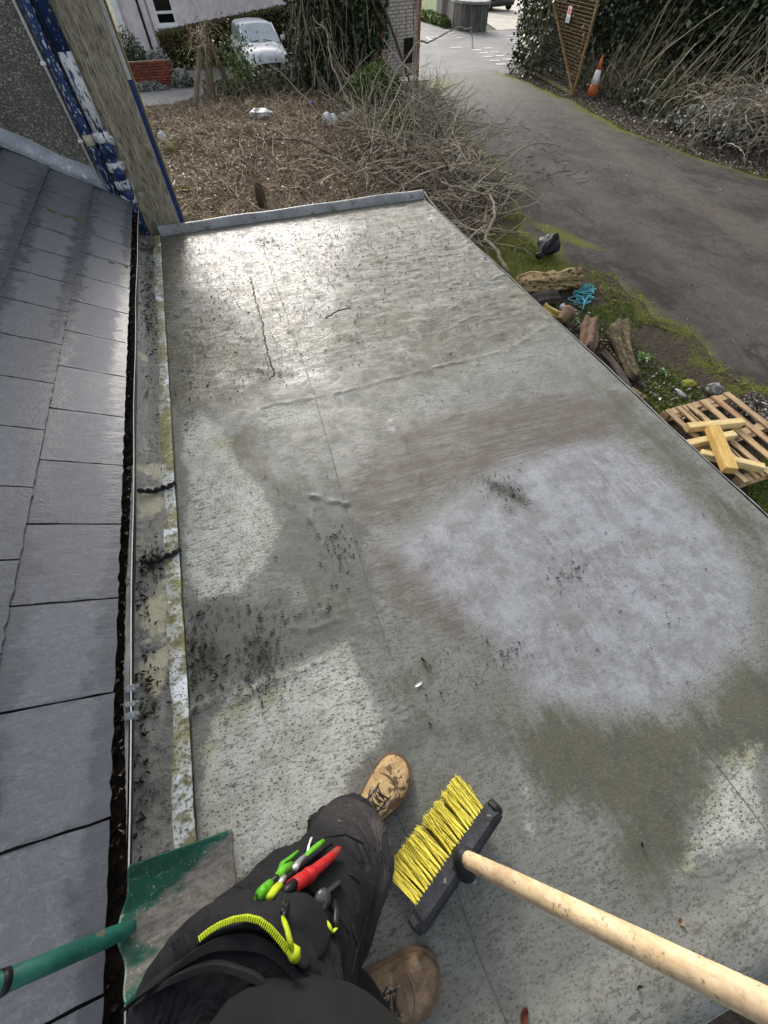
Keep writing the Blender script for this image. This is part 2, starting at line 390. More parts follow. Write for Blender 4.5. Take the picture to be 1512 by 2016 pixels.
# kerb of the road mouth
white = two('road_paint', (.42, .42, .40), (.62, .61, .59), 6, .7, .3, .003, spots=(9, (.2, .2, .2), .55))
def crop(u, v): return 820 + u / 5.815, v / 5.815
mk = MB()
for (u, v, L, W) in [(697, 572, .75, .25), (770, 607, .75, .3), (820, 648, .75, .3), (895, 693, .75, .3), (968, 735, .75, .3), (820, 552, .75, .28), (895, 597, .7, .28), (957, 640, .7, .3), (1045, 680, .75, .3), (1125, 718, .75, .3),
                  (350, 350, .7, .25), (395, 380, .6, .22), (440, 405, .6, .2), (490, 435, .6, .2), (1190, 428, .7, .25), (1215, 447, .5, .2), (1245, 468, .6, .22), (1290, 492, .6, .2), (1250, 520, .6, .2), (1150, 487, .8, .2), (1112, 466, .7, .2), (1070, 440, .6, .2), (455, 545, 1.2, .22)]:
    p = gp(*crop(u, v)); a = math.radians(-12) + random.uniform(-.1, .1)
    mk.box((p[0], p[1], GZ + .002), (L * .6, W * 1.0, .006), rotm(0, 0, a))
for a, b in (((1030, 412), (1180, 410)), ((110, 425), (280, 420)), ((110, 430), (180, 460)), ((180, 460), (285, 440))):
    p, q = gp(*crop(*a)), gp(*crop(*b)); d = q - p; mk.box((p + q) / 2 + (0, 0, .052 - .05), (np.hypot(d[0], d[1]), .2, .006), rotm(0, 0, math.atan2(d[1], d[0])))
o = mk.build('road_markings', white); o['kind'] = 'structure'

# ================================================================== FLAT ROOF EXTENSION
RX0, RX1, RY0, RY1 = -.566, 1.92, -.69, 4.33
def rp(pts): return [tuple(at_z(u, v)[:2]) for u, v in pts]
ext = thing('flat_roof_extension', 'low building with a worn wet grey felt flat roof in the foreground', 'building', (.68, 1.8, GZ))
xs = np.linspace(RX0 - .16, RX1, 272); ys = np.linspace(RY0, RY1, 520); X, Y = np.meshgrid(xs, ys)
def field(polys, wd=.06):
    f = np.zeros(X.shape)
    for P, k in polys: f = np.maximum(f, np.clip(.5 + poly_sd(X, Y, rp(P)) / wd, 0, 1) * k)
    return f
pale = field([([(365, 830), (400, 815), (440, 840), (455, 900), (520, 960), (548, 1040), (520, 1110), (470, 1165), (395, 1180), (372, 1130), (360, 1060), (378, 980), (352, 900)], 1),
              ([(385, 1500), (410, 1420), (530, 1350), (600, 1310), (680, 1265), (700, 1310), (725, 1370), (755, 1420), (745, 1470), (690, 1520), (700, 1600), (560, 1680), (460, 1740), (400, 1680), (378, 1560)], .95),
              ([(990, 1500), (1060, 1510), (1075, 1600), (1150, 1690), (1080, 1740), (1000, 1650)], .62), ([(1390, 1490), (1512, 1420), (1540, 1700), (1400, 1740), (1290, 1780), (1340, 1620)], .66),
              ([(490, 800), (560, 780), (680, 790), (690, 830), (620, 850), (580, 860), (520, 850)], .6), ([(430, 1370), (590, 1320), (600, 1335), (440, 1400)], .9), ([(790, 1480), (960, 1500), (960, 1560), (820, 1560)], .52)], .20)
olive = field([([(1040, 1430), (1100, 1410), (1180, 1440), (1240, 1420), (1350, 1440), (1390, 1500), (1350, 1600), (1340, 1690), (1290, 1730), (1230, 1690), (1220, 1620), (1130, 1560), (1080, 1590), (1055, 1520)], 1),
               ([(1380, 1420), (1450, 1330), (1560, 1300), (1560, 1480), (1440, 1500), (1340, 1480)], 1), ([(980, 1420), (1060, 1400), (1100, 1470), (1090, 1600), (1040, 1540)], .85), ([(1330, 1440), (1440, 1420), (1420, 1560), (1360, 1600)], .8), ([(1230, 1700), (1320, 1690), (1340, 1770), (1300, 1790)], .8), ([(1150, 740), (1250, 790), (1400, 930), (1530, 1040), (1530, 1130), (1440, 1060), (1330, 940), (1210, 830)], .72),
               ([(335, 690), (420, 650), (500, 690), (480, 760), (380, 810), (340, 790)], .95), ([(390, 870), (480, 850), (545, 930), (560, 985), (520, 960), (450, 900)], .8), ([(600, 1140), (680, 1170), (690, 1220), (640, 1235)], .75),
               ([(740, 1330), (850, 1290), (880, 1380), (820, 1420)], .7), ([(380, 1480), (420, 1400), (540, 1345), (560, 1360), (440, 1430), (400, 1600), (378, 1600)], .8), ([(430, 560), (600, 580), (620, 680), (480, 660)], .7),
               ([(900, 560), (1100, 620), (960, 720), (740, 770), (760, 700)], .62), ([(1050, 1420), (1300, 1440), (1250, 1500), (1080, 1500)], .8)], .28)
brown = field([([(680, 960), (760, 880), (830, 830), (960, 805), (1100, 780), (1230, 790), (1200, 850), (1050, 890), (960, 920), (860, 960), (780, 1010), (700, 1030)], 1), ([(700, 1050), (800, 1090), (900, 1190), (960, 1290), (850, 1260), (740, 1150)], .72), ([(1180, 1100), (1330, 1120), (1380, 1260), (1200, 1200)], .45)], .3)
blue = field([([(750, 1070), (900, 970), (1010, 885), (1180, 860), (1300, 920), (1430, 1050), (1495, 1150), (1485, 1250), (1400, 1350), (1290, 1420), (1180, 1410), (1050, 1390), (960, 1260), (850, 1180)], 1)], .3)  # clean felt zone, tinted bluish to stand for the sky's sheen
wet = np.maximum(field([([(330, 470), (600, 430), (690, 440), (680, 560), (640, 640), (660, 745), (560, 770), (500, 640), (430, 580), (335, 560)], 1), ([(330, 720), (480, 700), (520, 770), (360, 800)], .75)], .5),
                 field([([(360, 1000), (378, 1000), (385, 1090), (372, 1180), (470, 1170), (400, 1200), (360, 1200)], 1)], .05))
dark = field([([(590, 1385), (625, 1340), (690, 1370), (700, 1400), (670, 1450), (640, 1430)], .62), ([(690, 1440), (745, 1420), (740, 1480), (700, 1480)], .6), ([(358, 1190), (480, 1165), (600, 1170), (700, 1180), (760, 1270), (680, 1265), (560, 1325), (430, 1385), (370, 1400)], .85), ([(555, 960), (700, 960), (740, 1080), (760, 1270), (690, 1220), (600, 1170), (520, 1120), (552, 1040)], .8),
              ([(700, 1530), (760, 1420), (830, 1390), (1000, 1400), (1060, 1520), (1010, 1530), (860, 1490), (760, 1700), (720, 1700)], .8), ([(880, 420), (1000, 540), (960, 600), (700, 600), (560, 520), (700, 470)], .7), ([(350, 470), (420, 480), (480, 560), (420, 640), (340, 640)], .6)], .32)
moss = field([([(370, 1270), (440, 1260), (450, 1320), (380, 1340)], 1), ([(470, 1240), (550, 1240), (560, 1330), (480, 1340)], .9), ([(600, 480), (720, 470), (700, 560), (600, 540)], .8), ([(490, 470), (530, 460), (540, 500), (500, 500)], .9),
              ([(930, 930), (1010, 950), (1060, 990), (1040, 1010), (960, 970)], 1.0), ([(990, 985), (1020, 1000), (1015, 1025), (990, 1010)], 1), ([(1095, 1115), (1140, 1120), (1140, 1145), (1110, 1150)], .9), ([(560, 640), (700, 600), (690, 620), (580, 650)], .7), ([(640, 1050), (690, 1060), (690, 1120), (640, 1120)], .7),
              ([(530, 720), (590, 720), (590, 745), (530, 750)], .9), ([(1000, 1260), (1040, 1290), (1010, 1310)], .6)], .2)
# height: gentle waves, crumpled far end, raised wrinkles
crump = np.clip((Y - 1.75) / .5, 0, 1)
wx = X + .05 * (fbm(X * 5, Y * 5, 21) - .5); wy = Y + .12 * (fbm(X * 3, Y * 3, 22) - .5)
rip = np.abs(fbm(wx * 5, wy * 15, 31, 3) - .5) * 2
Z = (fbm(X * 3, Y * 3, 5) - .5) * .008 + crump * ((1 - rip) ** 3 * .004 * (.3 + fbm(X * 2, Y * 2, 36)) + (fbm(X * 15 + 3 * fbm(X * 3, Y * 3, 37), Y * 22 + 3 * fbm(X * 3, Y * 3, 38), 33) - .5) * .011 * np.clip(fbm(X * 1.6, Y * 1.6, 39) * 3 - .8, .25, 1.2)) + (fbm(X * 40, Y * 40, 35, 2) - .5) * .0012
WR = [([(520, 800), (600, 785), (720, 760), (850, 725), (1000, 690), (1080, 640)], .006, .010), ([(770, 830), (800, 880), (830, 945)], .006, .009), ([(615, 980), (650, 985), (682, 992)], .012, .012), ([(612, 1010), (622, 1050), (640, 1110)], .009, .010),
      ([(580, 1232), (590, 1205), (612, 1192), (655, 1215)], .005, .008), ([(580, 1236), (620, 1234), (665, 1222)], .005, .007), ([(750, 620), (790, 680), (820, 740)], .005, .01), ([(1000, 540), (940, 560), (900, 565)], .007, .012), ([(850, 430), (900, 470), (960, 500)], .004, .02),
      ([(372, 1405), (430, 1375), (520, 1350), (590, 1315), (640, 1300)], .010, .014), ([(420, 1350), (470, 1362), (520, 1345)], .010, .014), ([(560, 455), (600, 560), (620, 640)], .004, .012), ([(400, 470), (420, 560), (440, 640)], .004, .015), ([(930, 720), (1010, 705), (1100, 700)], .003, .01), ([(670, 500), (760, 520), (900, 500)], .004, .012)]
for q_, (P, hgt, wd) in enumerate(WR): Z += hgt * .75 * np.clip(fbm(X * 22, Y * 22, 60 + q_, 2) * 2.4 - .5, 0, 1.3) * np.exp(-(seg_dist(X + (fbm(X * 14, Y * 14, 58, 2) - .5) * .03, Y + (fbm(X * 14, Y * 14, 59, 2) - .5) * .03, rp(P)) / (wd * 1.15)) ** 2)
Z += np.where(Y < -.5, (1 - np.cos(np.clip((-.5 - Y) / .1, 0, 1) * PI)) * .009, 0)       # rolled front edge
Z -= np.where(Y < -.63, ((-.63 - Y) / .06) ** 2 * .03, 0)
Z -= np.where(X > RX1 - .05, ((X - RX1 + .05) / .05) ** 2 * .02, 0)
Z += np.where(X < RX0, -.02, 0)
me = grid_mesh('roof_felt', xs, ys, Z)
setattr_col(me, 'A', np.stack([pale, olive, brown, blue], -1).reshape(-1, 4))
setattr_col(me, 'B', np.stack([wet, dark, moss, crump], -1).reshape(-1, 4))
g = NG('roof_felt'); co = g.co('Position') if False else g.co()
pa, ol, br, bl = g.attr('A'); we, da, ms, cr = g.attr('B')
nL = g.noise(2.6, 6, .6, dist=.3); nM = g.noise(11, 6, .65, dist=.2); nF = g.noise(60, 5, .7); nG = g.noise(260, 3, .6)
nS = g.noise(9, 6, .75, g.co(scale=(.5, 7, 1), rot=(0, 0, -.12)))       # broom streaks
nS2 = g.noise(9, 6, .75, g.co(scale=(7, .8, 1), rot=(0, 0, .5)))
nC = g.math('ADD', g.math('ADD', g.math('MULTIPLY', nL, .35), g.math('MULTIPLY', nM, .40)), g.math('MULTIPLY', nF, .25))
def msk(f, k, a, b, n=None): return g.step(g.math('ADD', f, g.math('MULTIPLY', g.math('SUBTRACT', n if n is not None else nC, .5), k)), a, b)
nD = g.noise(42, 6, .8, g.co(scale=(.55, 1.9, 1), rot=(0, 0, .35)))     # short dark dashes
nE = g.noise(120, 5, .75, g.co(scale=(.7, 1.5, 1), rot=(0, 0, .3)))
c = g.mix(g.step(nL, .3, .7), (.128, .130, .113), (.195, .199, .181))
c = g.mix(g.step(nM, .40, .72, 0, .65), c, (.105, .105, .085))
c = g.mix(g.math('MULTIPLY', cr, g.step(nM, .36, .62, 0, .75)), c, (.120, .116, .070))
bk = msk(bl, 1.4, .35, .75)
c = g.mix(bk, c, g.mix(g.step(nM, .35, .66), (.27, .282, .306), (.165, .168, .172)))  # sky reflection put into the base colour here
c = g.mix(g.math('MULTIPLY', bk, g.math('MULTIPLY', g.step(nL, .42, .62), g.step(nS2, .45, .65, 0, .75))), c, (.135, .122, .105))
c = g.mix(g.math('MULTIPLY', msk(br, 1.0, .22, .65), g.step(nS, .32, .60, .15, .95)), c, (.074, .046, .035))
c = g.mix(g.math('MULTIPLY', msk(da, 1.5, .38, .6), .8), c, (.078, .080, .072))
nV = g.math('ADD', g.math('MULTIPLY', nC, .55), g.math('MULTIPLY', g.noise(7, 6, .75, g.co(scale=(2.6, .7, 1), rot=(0, 0, .25))), .45))
ok_ = msk(ol, 2.2, .28, .66, nV)
c = g.mix(g.math('MULTIPLY', ok_, g.step(nE, .25, .6, .45, .95)), c, g.mix(g.step(nM, .35, .65), (.022, .022, .004), (.056, .054, .015)))
nP = g.math('ADD', g.math('MULTIPLY', nC, .7), g.math('MULTIPLY', nE, .3))
pk = msk(pa, 2.0, .43, .57, nP)
c = g.mix(g.math('MULTIPLY', pk, g.step(nE, .22, .55, .35, .95)), c, g.mix(g.step(nM, .35, .65), (.50, .51, .455), (.34, .35, .30)))
c = g.mix(g.math('MULTIPLY', pk, g.math('MULTIPLY', ok_, .65)), c, (.27, .27, .085))
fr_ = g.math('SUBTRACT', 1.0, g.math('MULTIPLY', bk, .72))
sp = g.step(g.voro(70, g.co(scale=(1, 1.5, 1), rot=(0, 0, .35))), .20, .33, 1, 0)
c = g.mix(g.math('MULTIPLY', sp, g.math('MULTIPLY', fr_, g.step(nM, .3, .55, .3, 1))), c, (.060, .060, .048))
sp2 = g.step(g.voro(24, g.co(rot=(0, 0, .4), scale=(1, 1.6, 1))), .08, .16, 1, 0)
c = g.mix(g.math('MULTIPLY', sp2, g.step(nL, .42, .58, 0, .8)), c, (.07, .07, .058))
c = g.mix(g.math('MULTIPLY', g.step(nF, .50, .70), g.step(nS2, .45, .7, .2, .8)), c, (.075, .073, .058))
nLv = g.step(nL, .32, .62, .35, 1)
c = g.mix(g.math('MULTIPLY', g.math('MULTIPLY', fr_, nLv), g.step(nD, .50, .62, 0, .9)), c, (.046, .044, .030))
c = g.mix(g.math('MULTIPLY', cr, g.step(nD, .47, .58, 0, .85)), c, (.034, .032, .020))
c = g.mix(g.math('MULTIPLY', cr, g.step(nL, .46, .58, 0, .7)), c, (.075, .070, .034))
c = g.mix(g.math('MULTIPLY', cr, g.step(g.noise(17, 6, .8, dist=.8), .56, .64, 0, .8)), c, (.030, .028, .018))
c = g.mix(g.math('MULTIPLY', fr_, g.step(nE, .50, .68, 0, .75)), c, (.052, .051, .038))
c = g.mix(msk(ms, 1.0, .5, .7, nE), c, (.035, .031, .022))
c = g.mix(g.step(nG, .3, .75, 0, .4), c, (.09, .09, .082))
wm = msk(we, 1.2, .3, .7)
rg = g.mix(wm, g.mix(g.step(nM, .3, .7), (.48, .48, .48), (.70, .70, .70)), g.mix(g.step(nM, .38, .66), (.14, .14, .14), (.55, .55, .55)))
rg = g.mix(g.math('MULTIPLY', pk, .9), rg, (.75, .75, .75))
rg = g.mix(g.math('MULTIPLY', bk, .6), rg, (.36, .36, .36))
bm = g.bump(g.math('ADD', g.math('MULTIPLY', nF, .6), g.math('ADD', g.math('MULTIPLY', nG, .25), g.math('MULTIPLY', nD, -.5))), .45, .005)
bm = g.bump(g.math('MULTIPLY', cr, g.noise(26, 6, .65, g.co(scale=(.9, 1.3, 1)), dist=2.2)), .6, .014, bm)
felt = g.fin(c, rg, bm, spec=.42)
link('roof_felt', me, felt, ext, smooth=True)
plain = two('felt_grey', (.20, .205, .205), (.30, .305, .31), 6, .5, .4, .004, spots=(14, (.12, .125, .10), .6))
# far upstand roll
mb = MB(); prof = [(4.315, -.02), (4.322, .02), (4.33, .05), (4.345, .064), (4.365, .062), (4.378, .04), (4.382, -.12)]
R_ = []
for x in np.linspace(-.56, 1.885, 60): R_.append([(x, y + .004 * math.sin(x * 6), z + .003 * math.sin(x * 9 + 1)) for y, z in prof])
mb.loft(R_, caps=False, closed=False); mb.build('upstand', plain, ext, smooth=True)
# folded corner flap and side drip edge
mb = MB(); R_ = []
for k, y in enumerate(np.linspace(-.66, 4.38, 80)):
    e = .004 * math.sin(y * 5) + .002 * math.sin(y * 17)
    lift = .045 * max(0, (y - 4.12) / .26) ** 1.5
    R_.append([(RX1 - .012 + e, y, -.006 + lift), (RX1 + .008 + e, y, -.016 + lift), (RX1 + .016 + e, y, -.04 + lift * .5), (RX1 + .016 + e, y, -.11)])
mb.loft(R_, caps=False, closed=False); mb.build('drip_edge', plain, ext, smooth=True)
mb = MB(); mb.loft([[(x, -.685, -.016), (x, -.70, -.03), (x, -.703, -.12)] for x in np.linspace(-.7, 1.93, 20)], caps=False, closed=False); mb.build('front_drip_edge', plain, ext, smooth=True)
wallm = two('extension_render', (.30, .29, .27), (.40, .39, .36), 3, .85, .6, .01)
for nm, c0, s0 in (('side_wall', (1.80, 1.82, -1.05), (.12, 4.9, 1.84)), ('end_wall', (.6, 4.27, -1.05), (2.28, .12, 1.84)), ('front_wall', (.6, -.60, -1.05), (2.28, .12, 1.84))):
    MB().box(c0, s0).build(nm, wallm, ext)
MB().box((.66, 1.8, -.085), (2.5, 4.98, .09)).build('deck_board', two('deck', (.2, .15, .1), (.3, .23, .15)), ext)
# lap seams: fine dark lines of the sheets
def zroof(x, y):
    j = np.clip(np.searchsorted(ys, y), 1, len(ys) - 1); i = np.clip(np.searchsorted(xs, x), 1, len(xs) - 1); return max(Z[j, i], Z[j - 1, i], Z[j, i - 1], Z[j - 1, i - 1])
seamm = two('seam_bitumen', (.085, .083, .078), (.16, .155, .14), 30, .6)
def ribbon(pts, w_, lift=.0022, n=40, jit=.002):
    P = np.array(rp(pts)); s_ = np.r_[0, np.cumsum(np.hypot(*np.diff(P, axis=0).T))]; q = np.linspace(0, s_[-1], n)
    xq = np.interp(q, s_, P[:, 0]); yq = np.interp(q, s_, P[:, 1]); mb = MB(); R_ = []
    for k in range(n):
        k0, k1 = max(k - 1, 0), min(k + 1, n - 1); t = np.array([xq[k1] - xq[k0], yq[k1] - yq[k0]]); t /= np.linalg.norm(t) + 1e-9; nn = np.array([-t[1], t[0]])
        e = random.uniform(-jit, jit); ww = w_ * random.uniform(.5, 1.3)
        cx, cy = np.array([xq[k], yq[k]]) + nn * e; z = zroof(cx, cy)
        R_.append([(cx - nn[0] * ww, cy - nn[1] * ww, z - .002), (cx - nn[0] * ww * .5, cy - nn[1] * ww * .5, z + lift), (cx + nn[0] * ww * .5, cy + nn[1] * ww * .5, z + lift), (cx + nn[0] * ww, cy + nn[1] * ww, z - .002)])
    return mb.loft(R_, caps=False, closed=False)
for pts, w_ in (([(505, 450), (560, 610), (620, 780), (690, 1030), (745, 1220), (770, 1290)], .0034), ([(1342, 1418), (1469, 1583), (1560, 1700)], .0022), ([(899, 1751), (950, 1900), (990, 1992), (1000, 2016)], .0020), ([(720, 1480), (800, 1640)], .0012)):
    ribbon(pts, w_, .0015, 60, .0007).build('seam', seamm, ext, smooth=True)
crackm = two('crack_dirt', (.02, .019, .016), (.05, .045, .035), 40, .8)
ribbon([(493, 545), (503, 590), (515, 630), (524, 680), (533, 715), (542, 735), (530, 748)], .006, .002, 70, .006).build('crack', crackm, ext)
ribbon([(640, 626), (665, 612), (690, 605)], .006, .003, 20, .006).build('crack', crackm, ext)
# upstand strip against the house: pale painted lip and dark sloping flashing
gs = NG('lichen_strip'); n = gs.noise(5, 5, .6, gs.co(scale=(1, .8, 1))); n2 = gs.noise(30, 4, .6); n3 = gs.noise(110, 3, .6)
c = gs.mix(gs.step(n, .42, .58), (.44, .47, .47), (.21, .20, .075)); c = gs.mix(gs.step(n2, .46, .62, 0, .9), c, (.13, .115, .045)); c = gs.mix(gs.step(gs.noise(9, 4, .6), .58, .66), c, (.62, .66, .70)); c = gs.mix(gs.step(n3, .52, .62, 0, .85), c, (.06, .055, .03))
stripm = gs.fin(c, .7, gs.bump(n2, .8, .006))
gs = NG('dirty_flashing'); n = gs.noise(6, 6, .65); n2 = gs.noise(45, 4, .7)
c = gs.mix(gs.step(n, .35, .65), (.055, .055, .05), (.17, .165, .15)); c = gs.mix(gs.step(n2, .52, .66, 0, .9), c, (.022, .021, .017)); c = gs.mix(gs.step(gs.noise(3.2, 4, .6), .58, .64), c, (.30, .29, .20))
flashm = gs.fin(c, gs.step(n, .3, .7, .3, .7), gs.bump(n2, .7, .006))
ly = np.linspace(-.66, 4.32, 240)
edge = RX0 + .006 + .008 * (fbm(ly * 9, ly * 0, 41) - .5) + .012 * (fbm(ly * 2, ly * 0, 42) - .5)
inner = RX0 - .047 + .03 * (fbm(ly * 5, ly * 0, 43) - .5)
mb = MB(); mb.loft([[(e, y, .001), (e - .001, y, .009), (e - .012, y, .012), (n_, y, .014)] for e, n_, y in zip(edge, inner, ly)], caps=False, closed=False); mb.build('upstand_lip', stripm, ext, smooth=True)
mb = MB(); mb.loft([[(n_ + .004, y, .0125), (-.66, y, .020), (-.70, y, .035), (-.74, y, .075), (-.765, y, .15)] for n_, y in zip(inner, ly)], caps=False, closed=False); mb.build('upstand_flashing', flashm, ext, smooth=True)
edgem = two('black_joint', (.012, .012, .010), (.03, .028, .02), 20)
mb = MB(); mb.tube([(e + .001, y, .002) for e, y in zip(edge, ly)], [.0018 + .0022 * random.random() for _ in ly], 5); mb.build('joint_line', edgem, ext)

# ================================================================== SLATED HOUSE
EAVE = np.array([-.6685, 0, .239]); PT = math.radians(30.2); US = np.array([-math.cos(PT), 0, math.sin(PT)]); UN = np.array([math.sin(PT), 0, math.cos(PT)])
house = thing('slated_house', 'grey slate roof with black gutter running along the left', 'house', (-2.2, 1.5, GZ))
g = NG('slate'); r = g.rnd(); rc = g.n.new('ShaderNodeCombineXYZ'); g.put(rc.inputs[0], g.math('MULTIPLY', r, 37)); g.put(rc.inputs[1], g.math('MULTIPLY', r, 11))
va = g.n.new('ShaderNodeVectorMath'); g.put(va.inputs[0], g.tc.outputs['UV']); g.put(va.inputs[1], rc.outputs[0]); vco = va.outputs[0]
nb = g.noise(4.2, 6, .68, vco, .3); nf = g.noise(28, 5, .65, vco); mp = g.n.new('ShaderNodeMapping'); g.l.new(vco, mp.inputs[0]); mp.inputs['Scale'].default_value = (1.2, 9, 1); ns = g.noise(3, 5, .65, mp.outputs[0], .6)
mpv = g.n.new('ShaderNodeMapping'); g.l.new(vco, mpv.inputs[0]); nv = g.noise(3.2, 5, .7, mpv.outputs[0], 2.0)
vein = g.step(g.math('ABSOLUTE', g.math('SUBTRACT', nv, .5)), .0, .02, .6, 0)
su = g.n.new('ShaderNodeSeparateXYZ'); g.put(su.inputs[0], g.tc.outputs['UV']); u_, v_ = su.outputs[0], su.outputs[1]
ed = g.math('MINIMUM', g.math('MULTIPLY', u_, .9), g.math('MULTIPLY', g.math('SUBTRACT', .80, u_), .8))
ed = g.math('MINIMUM', ed, g.math('ADD', g.math('MULTIPLY', v_, 2.2), .10)); ed = g.math('MINIMUM', ed, g.math('ADD', g.math('MULTIPLY', g.math('SUBTRACT', 1.0, v_), 2.2), .10))
dry = g.step(g.math('ADD', ed, g.math('MULTIPLY', g.math('SUBTRACT', nb, .5), .46)), .09, .20)
dry = g.math('MULTIPLY', dry, g.step(r, .0, .5, .65, 1))
c = g.mix(g.step(nb, .3, .7), (.060, .063, .072), (.088, .092, .103))
c = g.mix(g.math('MULTIPLY', dry, .85), c, g.mix(g.step(nf, .3, .7), (.142, .148, .166), (.100, .105, .119)))
c = g.mix(g.math('MULTIPLY', dry, g.step(ns, .48, .68, 0, .6)), c, (.12, .125, .14)); c = g.mix(g.math('MULTIPLY', dry, vein), c, (.22, .22, .24))
c = g.mix(g.step(r, 0, 1, 0, .38), c, (.078, .080, .086)); c = g.mix(g.step(g.noise(55, 3, .7, vco), .66, .72, 0, .5), c, (.20, .20, .19))
slatem = g.fin(c, g.mix(dry, (.24, .24, .24), (.48, .48, .48)), g.bump(g.math('ADD', nf, g.math('MULTIPLY', ns, .8)), .35, .003), spec=.5)
GA, WD = .2576, .2995
SL_L = GA + .085
def slate_mesh(seed, wfac=1.0):
    rr = random.Random(seed); n = 12; W = (WD - .0062) * wfac; top = []; bot = []
    mbl = MB(); nx_ = 8
    tail = [rr.uniform(-.0012, .0028) * (2.2 if rr.random() < .12 else 1) for _ in range(n + 1)]
    V = []
    for j in range(n + 1):          # across (y)
        yv = -W / 2 + W * j / n
        for i in range(nx_ + 1):     # up the slope
            s_ = (tail[j] if i == 0 else 0) + SL_L * i / nx_
            V.append((s_, yv + (rr.uniform(-.0016, .0016) if j in (0, n) else 0), .0135 * (1 - i / nx_) + rr.uniform(-.0003, .0003)))
    F = [(j * (nx_ + 1) + i, j * (nx_ + 1) + i + 1, (j + 1) * (nx_ + 1) + i + 1, (j + 1) * (nx_ + 1) + i) for j in range(n) for i in range(nx_)]
    b = len(V); ring = [j * (nx_ + 1) for j in range(n + 1)] + [n * (nx_ + 1) + i for i in range(1, nx_ + 1)] + [j * (nx_ + 1) + nx_ for j in range(n - 1, -1, -1)] + [i for i in range(nx_ - 1, 0, -1)]
    for q in ring: V.append((V[q][0], V[q][1], V[q][2] - .0052))
    m = len(ring); F += [(ring[k], ring[(k + 1) % m], b + (k + 1) % m, b + k) for k in range(m)]
    me = bpy.data.meshes.new('slate'); me.from_pydata(V, [], F); me.update(); me.materials.append(slatem)
    uv = me.uv_layers.new(name='UVMap')
    for lp in me.loops:
        p = me.vertices[lp.vertex_index].co; uv.data[lp.index].uv = (p.x / SL_L, p.y / (WD * wfac) + .5)
    return me
SM = [slate_mesh(s_) for s_ in range(6)]
SR = Matrix(((US[0], 0, UN[0]), (US[1], -1, UN[1]), (US[2], 0, UN[2])))      # local x up the slope, y towards camera
ho = np.array(house.location)
WALLY = 4.42
for cr_ in range(8):
    off = .1576 if cr_ % 2 == 0 else .1576 - .148
    k = -6
    while True:
        yc = off + WD * (k + .5); k += 1
        y0, y1 = yc - WD / 2, yc + WD / 2
        if y0 > WALLY - .06: break
        me = random.choice(SM); wf = 1.0
        if y1 > WALLY - .02: wf = (WALLY - .022 - y0) / WD; me = slate_mesh(99 + cr_, wf); yc = y0 + WD * wf / 2
        P = EAVE + US * (GA * cr_) + UN * (.004 + random.uniform(0, .0012)) + np.array([0, yc, 0])
        o = bpy.data.objects.new('slate', me); COL.objects.link(o); o.parent = house
        o.matrix_local = Matrix.Translation(Vector(P - ho)) @ (SR @ Matrix.Rotation(random.uniform(-.003, .003), 3, 'Z') @ Matrix.Rotation(random.uniform(-.002, .003), 3, 'Y')).to_4x4()
blk = two('black_plastic', (.008, .008, .008), (.018, .017, .016), 12, .35, .2)
# underlay board below the slates (one slab), and house wall under the eave
def slab(name, s0, s1, h0, h1, y0, y1, m, par):
    V = [EAVE + US * s_ + UN * h + (0, y, 0) for y in (y0, y1) for s_, h in ((s0, h0), (s1, h0), (s1, h1), (s0, h1))]
    return MB().add(V, [(0, 1, 2, 3), (7, 6, 5, 4), (0, 4, 5, 1), (1, 5, 6, 2), (2, 6, 7, 3), (3, 7, 4, 0)]).build(name, m, par)
slab('roof_underlay', .012, 2.3, -.03, -.0025, -1.7, WALLY - .004, blk, house)
MB().box((-.82, 1.33, -.88), (.10, 6.05, 2.1)).build('eave_wall', wallm, house)
MB().box((-.758, 1.33, .14), (.02, 6.05, .14)).build('fascia', blk, house)
# gutter: half-round trough with lips
gx, gz, gr = -.697, .190, .047
wetg = two('gutter_silt', (.006, .005, .004), (.016, .012, .009), 25, .25, .6, .006, spots=(30, (.09, .05, .02), .66))
ly = np.linspace(-1.7, 4.40, 120); R_ = []
for y in ly:
    wob = .002 * math.sin(y * 2.1) + .0015 * math.sin(y * 7)
    out = [(gx + (gr + .003) * math.cos(a) + wob, y, gz + (gr + .003) * math.sin(a)) for a in np.linspace(PI, 2 * PI, 13)]
    inn = [(gx + gr * math.cos(a) + wob, y, gz + gr * math.sin(a)) for a in np.linspace(2 * PI, PI, 13)]
    R_.append(out + inn)
gutter = MB().loft(R_).build('gutter', blk, house, smooth=True)
R_ = [[(gx - .040, y, gz - .022), (gx - .01, y, gz - .020 + .004 * vnoise(y * 9, 1)), (gx + .040, y, gz - .022 + .003 * vnoise(y * 7, 3))] for y in ly]
MB().loft(R_, caps=False, closed=False).build('gutter_silt', wetg, gutter)
conduitm = two('white_plastic', (.62, .62, .60), (.75, .75, .73), 9, .35, .1)
# thin pale cable along the gutter lip
MB().tube([(gx + gr + .0005 + .004 * math.sin(y * 1.7 + 1) + .002 * math.sin(y * 6), y, gz + .006 + .003 * math.sin(y * 2.3)) for y in np.linspace(-1.6, 4.36, 160)], .0019, 6).build('lip_cable', conduitm, house, smooth=True)
# gutter joint clips
clipm = two('grey_clip', (.16, .18, .20), (.24, .26, .28), 15, .4, .1)
for (u, v, sz) in ((268, 1352, .022), (262, 1385, .016), (262, 1408, .022)):
    p = at_z(u, v, gz + .006); MB().cbox((gx + gr + .001, p[1], gz - .004), (.026, sz, .03), .003).build('gutter_clip', clipm, house)
    MB().cbox((gx + gr + .016, p[1] + .004, gz - .006), (.008, sz * .5, .016), .002).build('clip_tab', clipm, house)
